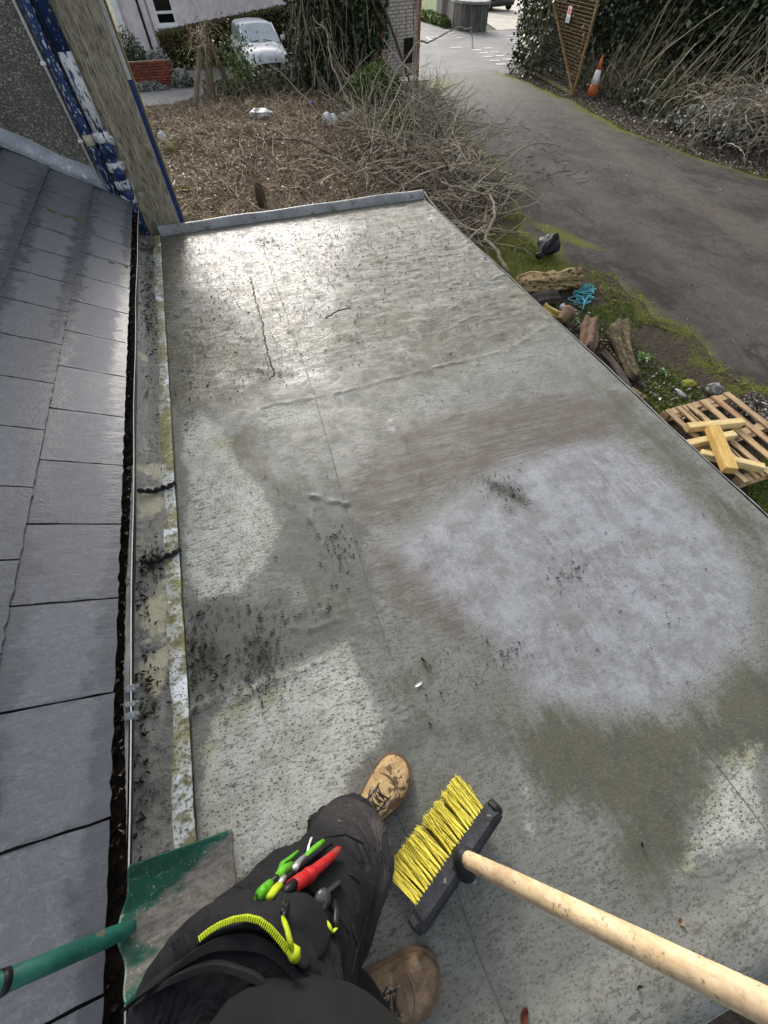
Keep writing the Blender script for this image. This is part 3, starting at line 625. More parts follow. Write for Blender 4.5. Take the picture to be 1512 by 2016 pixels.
# torn pale lining strip hanging in the gutter
torn = two('torn_lining', (.22, .21, .20), (.34, .33, .31), 14, .6, .3, spots=(22, (.07, .065, .06), .64))
ya, yb = at_z(262, 915, gz)[1], at_z(243, 1660, gz)[1]; N = 120; R_ = []
for k in range(N):
    t = k / (N - 1); y = ya + (yb - ya) * t; ww = (.004 + .014 * min(1, t * 2.2)) * (1 if t < .72 else max(.1, 1 - (t - .72) / .30)) + random.uniform(-.0012, .0012) + (.004 if random.random() < .05 else 0)
    x1 = gx + gr - .003; R_.append([(x1, y, gz + .002), (x1 - ww * .5, y, gz + .0005 + .003 * math.sin(t * 22)), (x1 - ww, y, gz - .003 + .002 * random.random())])
MB().loft(R_, caps=False, closed=False).build('torn_strip', torn, house, smooth=True)
for k in range(26):
    mb = MB(); t = random.random(); y = ya + (yb - ya) * t; x0 = gx + gr - .017 + random.uniform(-.004, .004); mb.tube([(x0, y, gz), (x0 - .004, y + random.uniform(-.006, .006), gz + .004), (x0 - random.uniform(.004, .009), y + random.uniform(-.01, .01), gz + .003)], [.0015, .001, .0004], 4)
    mb.build('torn_shred', torn, house)
# black twisted straps across the flashing
strapm = two('black_rubber', (.010, .010, .010), (.03, .03, .03), 30, .45, .6)
for a, b in (((272, 968), (346, 952)), ((278, 1108), (356, 1082))):
    p, q = at_z(*a, .06), at_z(*b, .016); pts = []
    for k in range(26):
        t = k / 25; m_ = p + (q - p) * t; pts.append((m_[0], m_[1] + .004 * math.sin(t * 14), max(m_[2] - .045 * math.sin(t * PI) * .35, .020) + .003 * math.sin(t * 30)))
    MB().tube(pts, [(.012 + .004 * math.sin(k * 1.3), .008 + .003 * math.cos(k * 1.7)) for k in range(26)], 8).build('strap', strapm, ext, smooth=True)

# ================================================================== TALL HOUSE with pipes
tall = thing('tall_house', 'taller pebbledashed house end rising behind the slates', 'house', (-2.2, 5.0, GZ))
gp_ = NG('pebbledash'); vd = gp_.voro(120); n = gp_.noise(70, 4, .7); n2 = gp_.noise(4, 5, .6); ve = gp_.voro(120, out='Color')
c = gp_.mix(gp_.step(n, .35, .65), (.14, .13, .10), (.24, .225, .18)); c = gp_.mix(gp_.step(vd, .2, .5, 0, .5), c, (.07, .065, .05)); c = gp_.mix(gp_.step(ve, .72, .80, 0, .8), c, (.42, .41, .37)); c = gp_.mix(gp_.step(n2, .5, .75, 0, .6), c, (.08, .082, .06))
pebm = gp_.fin(c, .85, gp_.bump(gp_.math('ADD', vd, n), 1.0, .012))
gb = NG('streaked_render'); n = gb.noise(9, 6, .7, gb.co(scale=(2.6, 2.6, .28))); n2 = gb.noise(60, 4, .7, gb.co(scale=(2, 2, .22))); n3 = gb.noise(14, 4, .6)
c = gb.mix(gb.step(n, .32, .68), (.18, .155, .10), (.36, .325, .245)); c = gb.mix(gb.step(n2, .47, .62, 0, .9), c, (.045, .038, .022)); c = gb.mix(gb.step(n3, .62, .7, 0, .5), c, (.42, .40, .34))
strm = gb.fin(c, .85, gb.bump(gb.math('ADD', n2, n), .9, .01))
MB().prism([(-5, 4.42), (-.66, 4.42), (-.64, 4.5), (-1.4, 11), (-5, 11)], GZ - .3, 4.2).build('wall', pebm, tall)
MB().prism([(-.655, 4.40), (-.372, 4.40), (-.372, 4.47), (-.66, 4.48)], GZ - .3, 4.19).build('render_pier', strm, tall)
pb = two('peeling_blue', (.012, .028, .085), (.020, .045, .125), 6, .45, .3, stretch=(1, 1, .35), spots=(70, (.46, .48, .49), .60))
MB().box((-.357, 4.43, -.55), (.028, .05, 2.9)).build('blue_board', two('blue_board_paint', (.012, .025, .11), (.02, .04, .16), 6, .5, .2, stretch=(1, 1, .15), spots=(20, (.10, .09, .08), .62)), tall)
MB().box((-.356, 4.432, 2.5), (.028, .05, 3.2)).build('corner_bead', two('pale_bead', (.32, .31, .28), (.42, .41, .38), 8, .8), tall)
MB().box((-.337, 4.445, 1.0), (.012, .07, 6.2)).build('mossy_edge_board', two('mossy_wood', (.075, .070, .025), (.13, .12, .05), 7, .8, .5, stretch=(1, 1, .2)), tall)
wp = two('peeling_white', (.48, .50, .50), (.60, .61, .60), 7, .5, .3, stretch=(1, 1, .35), spots=(60, (.018, .035, .10), .54))
mixp = two('peeling_mid', (.014, .032, .095), (.022, .05, .13), 6, .45, .3, stretch=(1, 1, .35), spots=(70, (.46, .48, .48), .56))
MB().tube([(-.838, 4.405, .31), (-.838, 4.405, 2), (-.842, 4.405, 4.1)], .010, 8).build('white_conduit', conduitm, tall, smooth=True)
for z in (.62, 1.0): MB().cbox((-.838, 4.402, z), (.034, .03, .018), .003).build('conduit_clip', conduitm, tall)
p1 = MB().tube([(-.775, 4.372, .27), (-.775, 4.372, .7), (-.773, 4.372, 1.3), (-.773, 4.372, 4.1)], .0335, 16).build('rain_pipe', mixp, tall, smooth=True)
for z in (.71, 1.62): MB().tube([(-.775, 4.372, z - .05), (-.775, 4.372, z - .045), (-.775, 4.372, z + .04), (-.775, 4.372, z + .045)], [.037, .041, .041, .037], 16).build('collar', pb, p1, smooth=True)
MB().tube([(-.775, 4.371, .60), (-.775, 4.371, .662)], .0345, 16).build('repair_band', two('cream_filler', (.45, .42, .32), (.55, .52, .42)), p1, smooth=True)
for nm, z0, z1, m_ in (('soil_pipe', .66, 1.05, wp), ('soil_pipe_upper', 1.05, 4.1, pb)):
    MB().tube([(-.683, 4.365, z0), (-.683, 4.365, (z0 + z1) / 2), (-.683, 4.365, z1)], .043, 18).build(nm, m_, tall, smooth=True)
p2 = MB().tube([(-.683, 4.365, -.05), (-.683, 4.365, .30), (-.683, 4.365, .66)], .043, 18).build('soil_branch', pb, tall, smooth=True)
for z, m_ in ((.64, wp), (.555, pb), (.47, wp), (.36, wp), (.27, wp)):
    MB().tube([(-.683, 4.365, z - .03), (-.683, 4.365, z - .025), (-.683, 4.365, z + .02), (-.683, 4.365, z + .028)], [.046, .055, .055, .046], 18).build('collar', m_, p2, smooth=True)
for z in (.585, .44, .31):
    MB().tube([(-.683, 4.36, z), (-.66, 4.30, z), (-.655, 4.275, z)], [.032, .032, .034], 14).build('branch_stub', pb, p2, smooth=True)
    MB().tube([(-.645, 4.365, z + .03), (-.615, 4.36, z + .03)], [.03, .026], 12).build('branch_stub', wp, p2, smooth=True)
# lead flashing rising with the slope at the wall foot
lead = two('lead', (.24, .265, .29), (.36, .385, .41), 9, .45, .5, .006, metal=.2, spots=(14, (.48, .49, .50), .62))
R_ = []
for s_ in np.linspace(.14, 2.2, 60):
    wv = .006 * math.sin(s_ * 11) + .004 * math.sin(s_ * 23); b0 = EAVE + US * s_
    R_.append([tuple(b0 + UN * (.016 + wv * .3) + (0, WALLY - .085 + wv, 0)), tuple(b0 + UN * .020 + (0, WALLY - .05, 0)), tuple(b0 + UN * .028 + (0, WALLY - .022, 0)), tuple(b0 + UN * .055 + (0, WALLY - .008, 0)), tuple(b0 + UN * (.105 + wv) + (0, WALLY - .004, 0))])
MB().loft(R_, caps=False, closed=False).build('lead_flashing', lead, tall, smooth=True)

# ================================================================== FAR BACKGROUND
def leaves(name, C, size, mat, parent=None, base=None, flat=0., aspect=.6, kind=None, bend=.25):
    o = link(name, leaf_mesh(name, np.asarray(C, float), size, flat, aspect, bend=bend), mat, parent, base)
    if kind: o['kind'] = kind
    return o
def twigs(name, P, r, mat, parent=None, base=None, kind=None, sides=3, taper=.4):
    o = link(name, twig_mesh(name, P, r, sides, taper), mat, parent, base)
    if kind: o['kind'] = kind
    return o
ivym = leafmat('ivy_leaf', (.014, .024, .010), (.045, .068, .022), (.16, .18, .13))  # pale third tone puts leaf highlights into the colour
hedgem = leafmat('hedge_leaf', (.045, .038, .015), (.17, .135, .055), (.08, .10, .025))
bushm = leafmat('bush_leaf', (.05, .09, .018), (.13, .19, .04), (.26, .30, .12))
greym = leafmat('grey_leaf', (.14, .15, .13), (.30, .31, .28))
tanm = leafmat('dead_stem', (.11, .07, .04), (.44, .33, .215), (.62, .52, .39), .8, .80)
palem = leafmat('pale_stem', (.20, .165, .115), (.56, .49, .37), (.08, .063, .045), .8, .78)
stemm = leafmat('bank_stem', (.15, .13, .085), (.36, .315, .21), (.48, .43, .32), .8)
litm = leafmat('leaf_litter', (.06, .042, .035), (.24, .185, .16), (.50, .47, .43), .7)
darkm = two('hedge_core', (.006, .008, .004), (.015, .016, .009), 6, .95, .3)
barkm = two('bark', (.045, .037, .028), (.10, .085, .062), 9, .9, .8, .012, stretch=(2, 2, .4))

# rendered house with window
fh = thing('rendered_house', 'pale pinkish rendered house with white window beyond the hedge', 'house', (3, 33, GZ))
hr = two('pink_render', (.66, .60, .60), (.76, .70, .69), .8, .9, .4, .01)
HY = 32.0
def hz(u, v): return at_y(u, v, HY)
wx0, wx1 = -.44, .43; wz0, wz1 = -1.0, .75
for c0, s0 in (((-1.27, HY + 2, 1), (1.66, 4, 6.2)), ((4.9, HY + 2, 1), (8.94, 4, 6.2)), ((0, HY + 2, -1.55), (.9, 3.98, 1.1)), ((0, HY + 2, 2.45), (.9, 3.98, 3.4))):
    MB().box(c0, s0).build('wall', hr, fh)
upvc = two('white_frame', (.72, .73, .74), (.80, .80, .80), 4, .35, .1)
win = MB().box(((wx0 + wx1) / 2, HY + .5, -.13), (.86, .02, 1.76)).build('window', two('dark_room', (.006, .007, .008), (.012, .013, .014), 2, .08), fh)
fr = MB()
for x in (wx0 + .035, wx1 - .035): fr.box((x, HY + .06, -.13), (.07, .1, 1.74))
fr.build('frame_jambs', upvc, win)
for z in (-.96, -.60, .70): MB().box((0, HY + .055, z), (.86, .1, .085)).build('frame_rail', upvc, win)
MB().box((0, HY - .04, -1.04), (1.0, .2, .05)).build('sill', upvc, win)
MB().tube([(-1.08, HY - .06, GZ), (-1.08, HY - .06, 4)], .05, 8).build('drainpipe', blk, fh, smooth=True)
MB().box((-.72, HY - .003, 1), (.10, .02, 6.1)).build('wall_joint', two('joint_grey', (.28, .25, .25), (.34, .31, .3)), fh)  # darker upright strip on the wall face
MB().box((-2.06, HY - .1, 1.2), (.26, .3, 5.6)).build('white_quoin', upvc, fh)
MB().add([(-2.3, 31.6, 4.1), (9.6, 31.6, 4.1), (9.6, 34, 5.9), (-2.3, 34, 5.9), (-2.3, 36.4, 4.1), (9.6, 36.4, 4.1)], [(0, 1, 2, 3), (3, 2, 5, 4)]).build('roof', two('far_roof', (.07, .07, .075), (.11, .11, .115)), fh)

# clipped hedge
hd = thing('clipped_hedge', 'clipped brown and green hedge in front of the pinkish house', 'hedge', (2.2, 28.9, GZ))
hx = np.linspace(-.55, 6.2, 40)
def htop(x): return np.interp(x, [-.55, 4.9, 6.2], [-.98, -.44, -.42])
MB().loft([[(x, 28.55, GZ), (x, 29.5, GZ), (x, 29.45, htop(x) - .08), (x, 28.62, htop(x) - .08)] for x in hx]).build('branch_core', darkm, hd)
N = 9000; x = RS.uniform(-.6, 6.2, N); tp = RS.rand(N) < .4
C = np.stack([x, np.where(tp, RS.uniform(28.5, 29.5, N), 28.5 + RS.rand(N) * .08), np.where(tp, htop(x) + RS.normal(0, .025, N), GZ + RS.rand(N) * (htop(x) - GZ))], 1)
leaves('foliage', C, .085, hedgem, hd)

# low brick wall, shrubs by it
bw = thing('low_brick_wall', 'low red brick wall under the silver-grey tufts beside the lane', 'wall', (-1.2, 24.6, GZ))
MB().box((-1.23, 24.68, -1.60), (1.86, .16, .70)).build('mortar_core', two('mortar', (.12, .09, .075), (.18, .14, .12)), bw)
brm = [two('red_brick', (.20, .055, .032), (.28, .085, .05), 9, .85, .5), two('dark_brick', (.13, .04, .028), (.19, .06, .04), 9, .85, .5)]
bme = [MB().cbox((0, 0, 0), (.215, .11, .065), .006).mesh('brick') for _ in brm]
for m_, b_ in zip(bme, brm): m_.materials.append(b_)
bo = np.array(bw.location)
for r_ in range(9):
    for k in range(9):
        x = -2.12 + .226 * k + (.113 if r_ % 2 else 0)
        if x > -.38: continue
        o = bpy.data.objects.new('brick', random.choice(bme)); COL.objects.link(o); o.parent = bw
        o.location = np.array((x, 24.575 + random.uniform(-.004, .004), GZ + .05 + .0765 * r_)) - bo
def shrub(name, label, cat, c, rad, n, size, mat, stems=8, group=None, stem_mat=None, low=.15):
    base = (c[0], c[1], float(ground_z(c[0], c[1])))
    t = thing(name, label, cat, base, group)
    d = RS.normal(size=(n, 3)); d /= np.linalg.norm(d, axis=1)[:, None]; d[:, 2] = np.abs(d[:, 2]) * 1.0
    r = (RS.rand(n) ** .45)[:, None]; lump = .75 + .5 * fbm(d[:, 0] * 2.2 + 5, d[:, 1] * 2.2 + d[:, 2] * 2, 51)[:, None]
    C = np.array(base) + d * r * lump * np.array(rad) + (0, 0, rad[2] * low)
    leaves('foliage', C, size, mat, t)
    p0 = np.array(base) + RS.normal(size=(stems, 3)) * (rad[0] * .12, rad[1] * .12, 0); p0[:, 2] = base[2] - .02
    dd = RS.normal(size=(stems, 3)) * .5; dd[:, 2] = 1
    for q in curvy(p0, dd, np.full(stems, rad[2] * 1.05), 5, .12):
        MB().tube(q, [.02, .017, .013, .009, .004], 5).build('stem', stem_mat or barkm, t)
    return t
p = at_y(262, 95, 26.0); shrub('evergreen_shrub', 'rounded dark green shrub above the low brick wall', 'shrub', (p[0] - .15, 26.0), (.75, .6, 1.25), 3800, .07, leafmat('conifer', (.018, .035, .012), (.055, .085, .028)))
shrub('silver_shrub', 'silver-grey tufted shrub on top of the low brick wall', 'shrub', (-.75, 25.2), (.6, .35, .92), 1300, .10, greym, low=.1)
shrub('spiky_shrub', 'silver-grey spiky plant at the end of the low brick wall', 'shrub', (-.05, 24.5), (.45, .4, .45), 700, .15, greym, low=.05)
shrub('verge_tuft', 'silver-grey tuft at the foot of the low brick wall', 'plant', (-1.45, 24.2), (.8, .22, .24), 700, .11, greym, low=.05)

# ------------------------------------------------------------------ cars
def make_car(name, label, loc, rz, paint, W=1.72, L=3.9, Hh=1.42, plate=None):
    t = thing(name, label, 'car', (0, 0, 0)); hw = W / 2
    glass = two(name + '_glass', (.26, .33, .36), (.38, .45, .48), 1.2, .06, .02, spec=.9); tyre = two(name + '_tyre', (.012, .012, .012), (.02, .02, .02), 8, .8)
    # body: stations along y (front at -L/2), each ring: sill, bulge, shoulder, deck
    def ring(y, w0, zb, zs, zd, cr=.0):
        return [(-w0 * .90, y, zb), (-w0, y, zb + .12), (-w0, y, zs - .08), (-w0 * .94, y, zs), (-w0 * .55, y, zd), (0, y, zd + cr), (w0 * .55, y, zd), (w0 * .94, y, zs), (w0, y, zs - .08), (w0, y, zb + .12), (w0 * .90, y, zb)]
    st = [(-L / 2, .80, .32, .52, .55), (-L / 2 + .07, .90, .22, .62, .67), (-L / 2 + .3, .97, .2, .72, .78), (-L / 2 + .95, 1, .2, .86, .93), (-.4, 1, .2, .90, .95), (.7, 1, .2, .92, .95), (L / 2 - .35, .97, .22, .94, .97), (L / 2 - .06, .9, .28, .86, .9), (L / 2, .82, .34, .6, .62)]
    MB().loft([ring(y, hw * k, zb, zs, zd, .02) for y, k, zb, zs, zd in st]).build('body', paint, t, smooth=True)
    # greenhouse: roof + pillars, glass set in
    def gring(y, w0, w1, z0, z1): return [(-w0, y, z0), (-w1, y, z1 - .05), (-w1 * .8, y, z1), (0, y, z1 + .025), (w1 * .8, y, z1), (w1, y, z1 - .05), (w0, y, z0)]
    yA, yB, yC, yD = -L / 2 + .98, -L / 2 + 1.62, L / 2 - .55, L / 2 - .18
    MB().loft([gring(yB, hw * .80, hw * .74, .90, Hh - .06), gring(yB + .3, hw * .86, hw * .77, .90, Hh), gring(yC, hw * .86, hw * .76, .9, Hh - .02), gring(yC + .22, hw * .82, hw * .70, .9, Hh - .10)]).build('roof', paint, t, smooth=True)
    ws = MB().add([(-hw * .86, yA, .91), (0, yA - .10, .94), (hw * .86, yA, .91), (hw * .73, yB + .02, Hh - .07), (0, yB - .03, Hh - .02), (-hw * .73, yB + .02, Hh - .07)], [(0, 1, 4, 5), (1, 2, 3, 4)]).build('windscreen', glass, t, smooth=True)
    for s_ in (-1, 1):
        MB().tube([(s_ * hw * .5, yA - .05, .95), (s_ * hw * .1, yA - .03, 1.0)], .012, 5).build('wiper', blk, ws)
        MB().add([(s_ * hw * .885, yB - .3, .96), (s_ * hw * .885, yC + .1, .97), (s_ * hw * .805, yC - .05, Hh - .10), (s_ * hw * .81, yB + .2, Hh - .10)], [(0, 1, 2, 3)]).build('side_window', glass, t)
        MB().tube([(s_ * hw * .87, yA + .02, .91), (s_ * hw * .75, yB + .05, Hh - .05)], .035, 6).build('pillar', paint, t, smooth=True)
        MB().cbox((s_ * (hw + .09), yA + .25, 1.0), (.18, .09, .14), .03).build('mirror', paint, t)
        MB().lathe((s_ * hw * .70, -L / 2 + .17, .60), [(.001, -.08), (.10, -.06), (.15, 0), (.12, .07), (.001, .09)], 12, rotm(1.1, 0, s_ * .3), caps=False).build('headlight', two('lamp_glass', (.55, .57, .58), (.7, .72, .72), 3, .1), t, smooth=True)
        MB().cbox((s_ * hw * .82, L / 2 - .10, .78), (.18, .12, .26), .03).build('tail_light', two('tail_red', (.25, .01, .01), (.35, .02, .02), 3, .2), t)
        for yw in (-L / 2 + .72, L / 2 - .68):
            wh = MB().lathe((s_ * (hw - .10), yw, .30), [(.20, -.10), (.29, -.09), (.30, -.05), (.30, .05), (.29, .09), (.20, .10)], 20, rotm(0, PI / 2, 0)).build('wheel', tyre, t, smooth=True)
            MB().lathe((s_ * (hw - .10), yw, .30), [(.02, -.105), (.19, -.10), (.19, .10), (.02, .105)], 16, rotm(0, PI / 2, 0)).build('rim', clipm, wh)
    MB().cbox((0, -L / 2 + .0, .40), (W * .55, .06, .14), .02).build('grille', blk, t)
    MB().cbox((0, L / 2 - .0, .36), (W * .8, .10, .16), .03).build('rear_bumper', blk if plate else paint, t)
    if plate is not None:
        pl = MB().box((0, L / 2 + .055, plate), (.52, .02, .12)).build('number_plate', two('plate_white', (.7, .7, .7), (.78, .78, .78), 3, .4), t)
        mbp = [MB().box((-.20 + .065 * k, L / 2 + .068, plate), (.04, .006, .075)).build('plate_mark', blk, pl) for k in range(7) if k != 4]
    t.location = loc; t.rotation_euler = (0, 0, rz); return t
wpaint = two('white_car_paint', (.66, .68, .70), (.72, .74, .76), .8, .22, .03, spec=.6)
make_car('parked_white_car', 'white hatchback parked nose-on behind the ivy and wire', (3.35, 26.2, GZ - .01), math.radians(3), wpaint, W=1.74, L=3.9, Hh=1.40)
bpaint = two('black_car_paint', (.010, .011, .014), (.016, .017, .02), .8, .12, .02, spec=.7)
make_car('parked_black_car', 'black car with white rear number plate parked beyond the concrete planter', (23.6, 44.1, GZ), math.radians(190), bpaint, W=2.0, L=4.2, Hh=1.5, plate=.62)

# curved concrete planter wall
pl = thing('concrete_planter', 'stained dark concrete planter with curved front at the road mouth', 'planter', (17.6, 35, GZ))
cst = two('stained_concrete', (.05, .048, .042), (.15, .145, .13), 2.6, .9, .6, .02, stretch=(3, 3, .35), spots=(5, (.26, .26, .24), .70))
pc = [gp(u, v) for u, v in ((879, 50), (890, 57), (905, 61), (925, 63), (945, 63), (957, 61))]
outer = [(q[0], q[1]) for q in pc]; inner_ = [(q[0] + .35, q[1] + 2.6) for q in pc][::-1]
MB().prism(outer + inner_, GZ, GZ + 1.02).build('wall', cst, pl)
cen = np.mean(outer + inner_, axis=0); cap = [tuple(cen + (np.array(q) - cen) * 1.05) for q in outer + inner_]
MB().prism(cap, GZ + 1.02, GZ + 1.12).build('coping', two('coping', (.20, .20, .18), (.30, .30, .28), 3, .9), pl)
q = gp(862, 28); MB().tube([(q[0], q[1], GZ), (q[0], q[1], .6)], .07, 10).build('grey_post', two('galvanised', (.30, .32, .32), (.42, .44, .44), 5, .5, metal=.4), smooth=True)
tag(bpy.data.objects['grey_post'], 'slim grey metal post on the grass left of the concrete planter', 'post'); 
C = np.stack([RS.uniform(16.2, 18.0, 2500), RS.uniform(35.5, 41, 2500), GZ + RS.rand(2500) * .35], 1); C = C[C[:, 0] < 16.9 + (C[:, 1] - 35.5) * .12]
tag(leaves('verge_weeds', C, .22, bushm, base=(16.6, 37, GZ)), 'bright green weeds at the foot of the concrete planter', 'weeds', kind='stuff')

# ------------------------------------------------------------------ traffic cone
cp = gp(1163, 193); cz = float(ground_z(cp[0], cp[1])) + .01
cn = thing('traffic_cone', 'orange traffic cone with white band beside the rusty gate', 'cone', (cp[0], cp[1], cz))
org_ = two('cone_orange', (.46, .105, .03), (.60, .16, .055), 5, .5, .2, spots=(12, (.30, .10, .05), .62)); wht = two('cone_white', (.74, .74, .72), (.84, .84, .83), 6, .4, .1)
MB().cbox((cp[0], cp[1], cz + .035), (.50, .50, .07), .02, rotm(0, 0, .4)).build('base', two('cone_base', (.035, .033, .03), (.07, .065, .055), 8, .85), cn)
lean = rotm(.02, -.03, 0)
def cr_at(z): return .178 - (.178 - .032) * (z - .07) / .93
for nm, z0, z1, m_ in (('lower_cone', .07, .36, org_), ('white_band', .36, .70, wht), ('upper_cone', .70, .97, org_), ('tip', .97, 1.02, org_)):
    e = .003 if nm == 'white_band' else 0
    MB().lathe((cp[0], cp[1], cz), [(cr_at(z0) + e, z0), (cr_at((z0 + z1) / 2) + e, (z0 + z1) / 2), (cr_at(z1) + e, z1)] + ([(.02, 1.025)] if nm == 'tip' else []), 24, lean).build(nm, m_, cn, smooth=True)

# ------------------------------------------------------------------ right gate (rusty mesh)
rust = two('rust_gold', (.15, .085, .032), (.27, .18, .08), 7, .8, .6, .006, metal=.1, spots=(14, (.14, .07, .03), .60)); rustd = two('shaded_wire', (.07, .063, .05), (.12, .105, .08), 8, .8)  # rust is real; the darker wire tone has shade put into it
mossr = two('mossy_rust', (.14, .12, .05), (.22, .20, .09), 7, .85, .5)
G0 = np.array([13.14, 17.19]); G1 = np.array([13.79, 20.8]); gl = np.linalg.norm(G1 - G0); gd = (G1 - G0) / gl; gn = np.array([gd[1], -gd[0]])
rg = thing('rusty_mesh_gate', 'tall rusty mesh gate swung open against the ivy', 'gate', (13.14, 17.19, GZ))
def gpt(s_, z, o=0.): return (G0[0] + gd[0] * s_ + gn[0] * o, G0[1] + gd[1] * s_ + gn[1] * o, z)
gyaw = math.atan2(gd[1], gd[0]); ZB, ZT = GZ + .06, 1.15
def gbar(s0, z0, s1, z1, th, name, m_, par, o=0.):
    L = math.hypot(s1 - s0, z1 - z0); c0 = gpt((s0 + s1) / 2, (z0 + z1) / 2, o)
    return MB().box(c0, (L, th, th), rotm(0, 0, gyaw) @ rotm(0, -math.atan2(z1 - z0, s1 - s0), 0)).build(name, m_, par)
def hit_gate(u, v):
    d = ray(u, v); A = np.array([[d[0], -gd[0]], [d[1], -gd[1]]]); t, s_ = np.linalg.solve(A, G0); return s_, CAM_H + t * d[2]
gbar(.03, ZB, .03, ZT, .07, 'frame_stile', rust, rg); gbar(gl, ZB, gl, ZT, .07, 'frame_stile', mossr, rg)
gbar(0, ZB, gl, ZB, .07, 'frame_rail', mossr, rg); gbar(0, ZT, gl, ZT, .07, 'frame_rail', rust, rg)
sB, zB = hit_gate(1090, 0); k_ = (ZT - ZB) / (zB - ZB); gbar(.05, ZB + .05, sB * k_, ZT, .06, 'brace', rust, rg, -.04)
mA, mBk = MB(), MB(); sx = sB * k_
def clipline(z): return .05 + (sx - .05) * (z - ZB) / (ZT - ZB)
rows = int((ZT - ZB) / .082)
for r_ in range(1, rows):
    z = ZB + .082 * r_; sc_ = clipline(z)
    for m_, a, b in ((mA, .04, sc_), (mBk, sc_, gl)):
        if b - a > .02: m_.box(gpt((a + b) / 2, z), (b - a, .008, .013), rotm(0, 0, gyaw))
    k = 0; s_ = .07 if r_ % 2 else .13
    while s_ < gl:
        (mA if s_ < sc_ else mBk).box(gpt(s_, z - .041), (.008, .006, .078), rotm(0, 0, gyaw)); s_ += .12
mA.build('rusty_mesh', rust, rg)['kind'] = 'stuff'; mBk.build('shaded_mesh', rustd, rg)['kind'] = 'stuff'  # mesh before the brace painted lighter as if lit, the rest darker
s_, z = hit_gate(1146, 85)
for dz in (-.19, .19): gbar(s_ - .12, z + dz, s_ + .02, z + dz, .035, 'latch_frame', rust, rg, -.05)
gbar(s_ - .12, z - .19, s_ - .12, z + .19, .035, 'latch_frame', rust, rg, -.05)
s_, z = hit_gate(1124, 28); sg = thing('gate_sign', 'small white and pink notice fixed to the rusty mesh gate', 'sign', gpt(s_, z, -.08))
def sgb(ds, dz, w_, h_, o, nm, m_, par): return MB().box(gpt(s_ + ds, z + dz, -.075 - o), (w_, .006, h_), rotm(0, 0, gyaw)).build(nm, m_, par)
pinkm = two('sign_pink', (.70, .42, .46), (.78, .52, .55), 4, .4); redm = two('sign_red', (.55, .04, .06), (.65, .08, .1), 4, .4); bluem = two('sign_blue', (.05, .15, .40), (.08, .2, .5), 4, .4)
pa_ = sgb(0, 0, .30, .36, 0, 'plate', upvc, sg); sgb(0, .09, .30, .18, .004, 'pink_panel', pinkm, pa_)
for dz in (-.06, .0): sgb(0, .09 + dz, .16, .022, .008, 'red_mark', redm, pa_)
sgb(-.07, .06, .022, .10, .008, 'red_mark', redm, pa_); sgb(.07, .10, .022, .06, .008, 'red_mark', redm, pa_)
for dz in (-.06, -.10, -.14): sgb(.01, dz, .15, .018, .005, 'blue_mark', bluem, pa_)
for ds in (-.07, .06): sgb(ds, -.11, .02, .06, .005, 'blue_mark', bluem, pa_)

# ------------------------------------------------------------------ left gate panel, post and strut
lg = thing('pale_mesh_gate', 'pale painted mesh gate hung on a rusty post by the ivy tree', 'gate', (8.68, 21.3, GZ))
H0 = np.array([7.02, 20.75]); H1 = np.array([8.66, 21.28]); hl = np.linalg.norm(H1 - H0); hdv = (H1 - H0) / hl; hyaw = math.atan2(hdv[1], hdv[0])
def hp(s_, z, o=0.): return (H0[0] + hdv[0] * s_ + hdv[1] * o, H0[1] + hdv[1] * s_ - hdv[0] * o, z)
orust = two('orange_rust', (.24, .10, .045), (.34, .17, .09), 9, .85, .6, spots=(7, (.45, .40, .33), .62))
MB().box((8.70, 21.3, -.15), (.09, .09, 3.6)).build('post', orust, lg)
MB().box(hp(hl / 2, -.1, -.02), (hl - .02, .012, 3.1), rotm(0, 0, hyaw)).build('backing_sheet', two('cream_sheet', (.46, .43, .39), (.60, .56, .51), 2, .8, .2, stretch=(2, 2, .4), spots=(4, (.30, .20, .13), .58)), lg)
mb = MB()
for k in range(36):
    mb.box(hp(hl / 2, -1.6 + .085 * k, .01), (hl - .06, .01, .012), rotm(0, 0, hyaw))
    for j in range(6): mb.box(hp(.14 + .27 * j + (.135 if k % 2 else 0), -1.6 + .085 * k + .042, .008), (.010, .008, .075), rotm(0, 0, hyaw))
mb.build('wire_mesh', two('grey_wire', (.16, .12, .09), (.24, .19, .15), 8, .7), lg)['kind'] = 'stuff'
MB().box(hp(hl / 2, -1.66, .02), (hl, .05, .06), rotm(0, 0, hyaw)).build('bottom_rail', orust, lg)
MB().box(hp(.03, -.1, .02), (.05, .05, 3.1), rotm(0, 0, hyaw)).build('stile', orust, lg)
q0, q1 = at_y(797, 75, 21.05), at_y(815, 122, 21.2); MB().box(hp((q0[0] + q1[0]) / 2 - 7.0, (q0[2] + q1[2]) / 2, .05), (.46, .03, .62), rotm(0, 0, hyaw)).build('lock_plate', blk, lg)
a, b = at_y(756, 15, 20.6), np.array(gp(811, 172)); MB().tube([a, (a + b) / 2, b + (0, 0, -.02)], .045, 6).build('strut', two('strut_wood', (.06, .05, .04), (.10, .085, .065), 7, .8), lg)

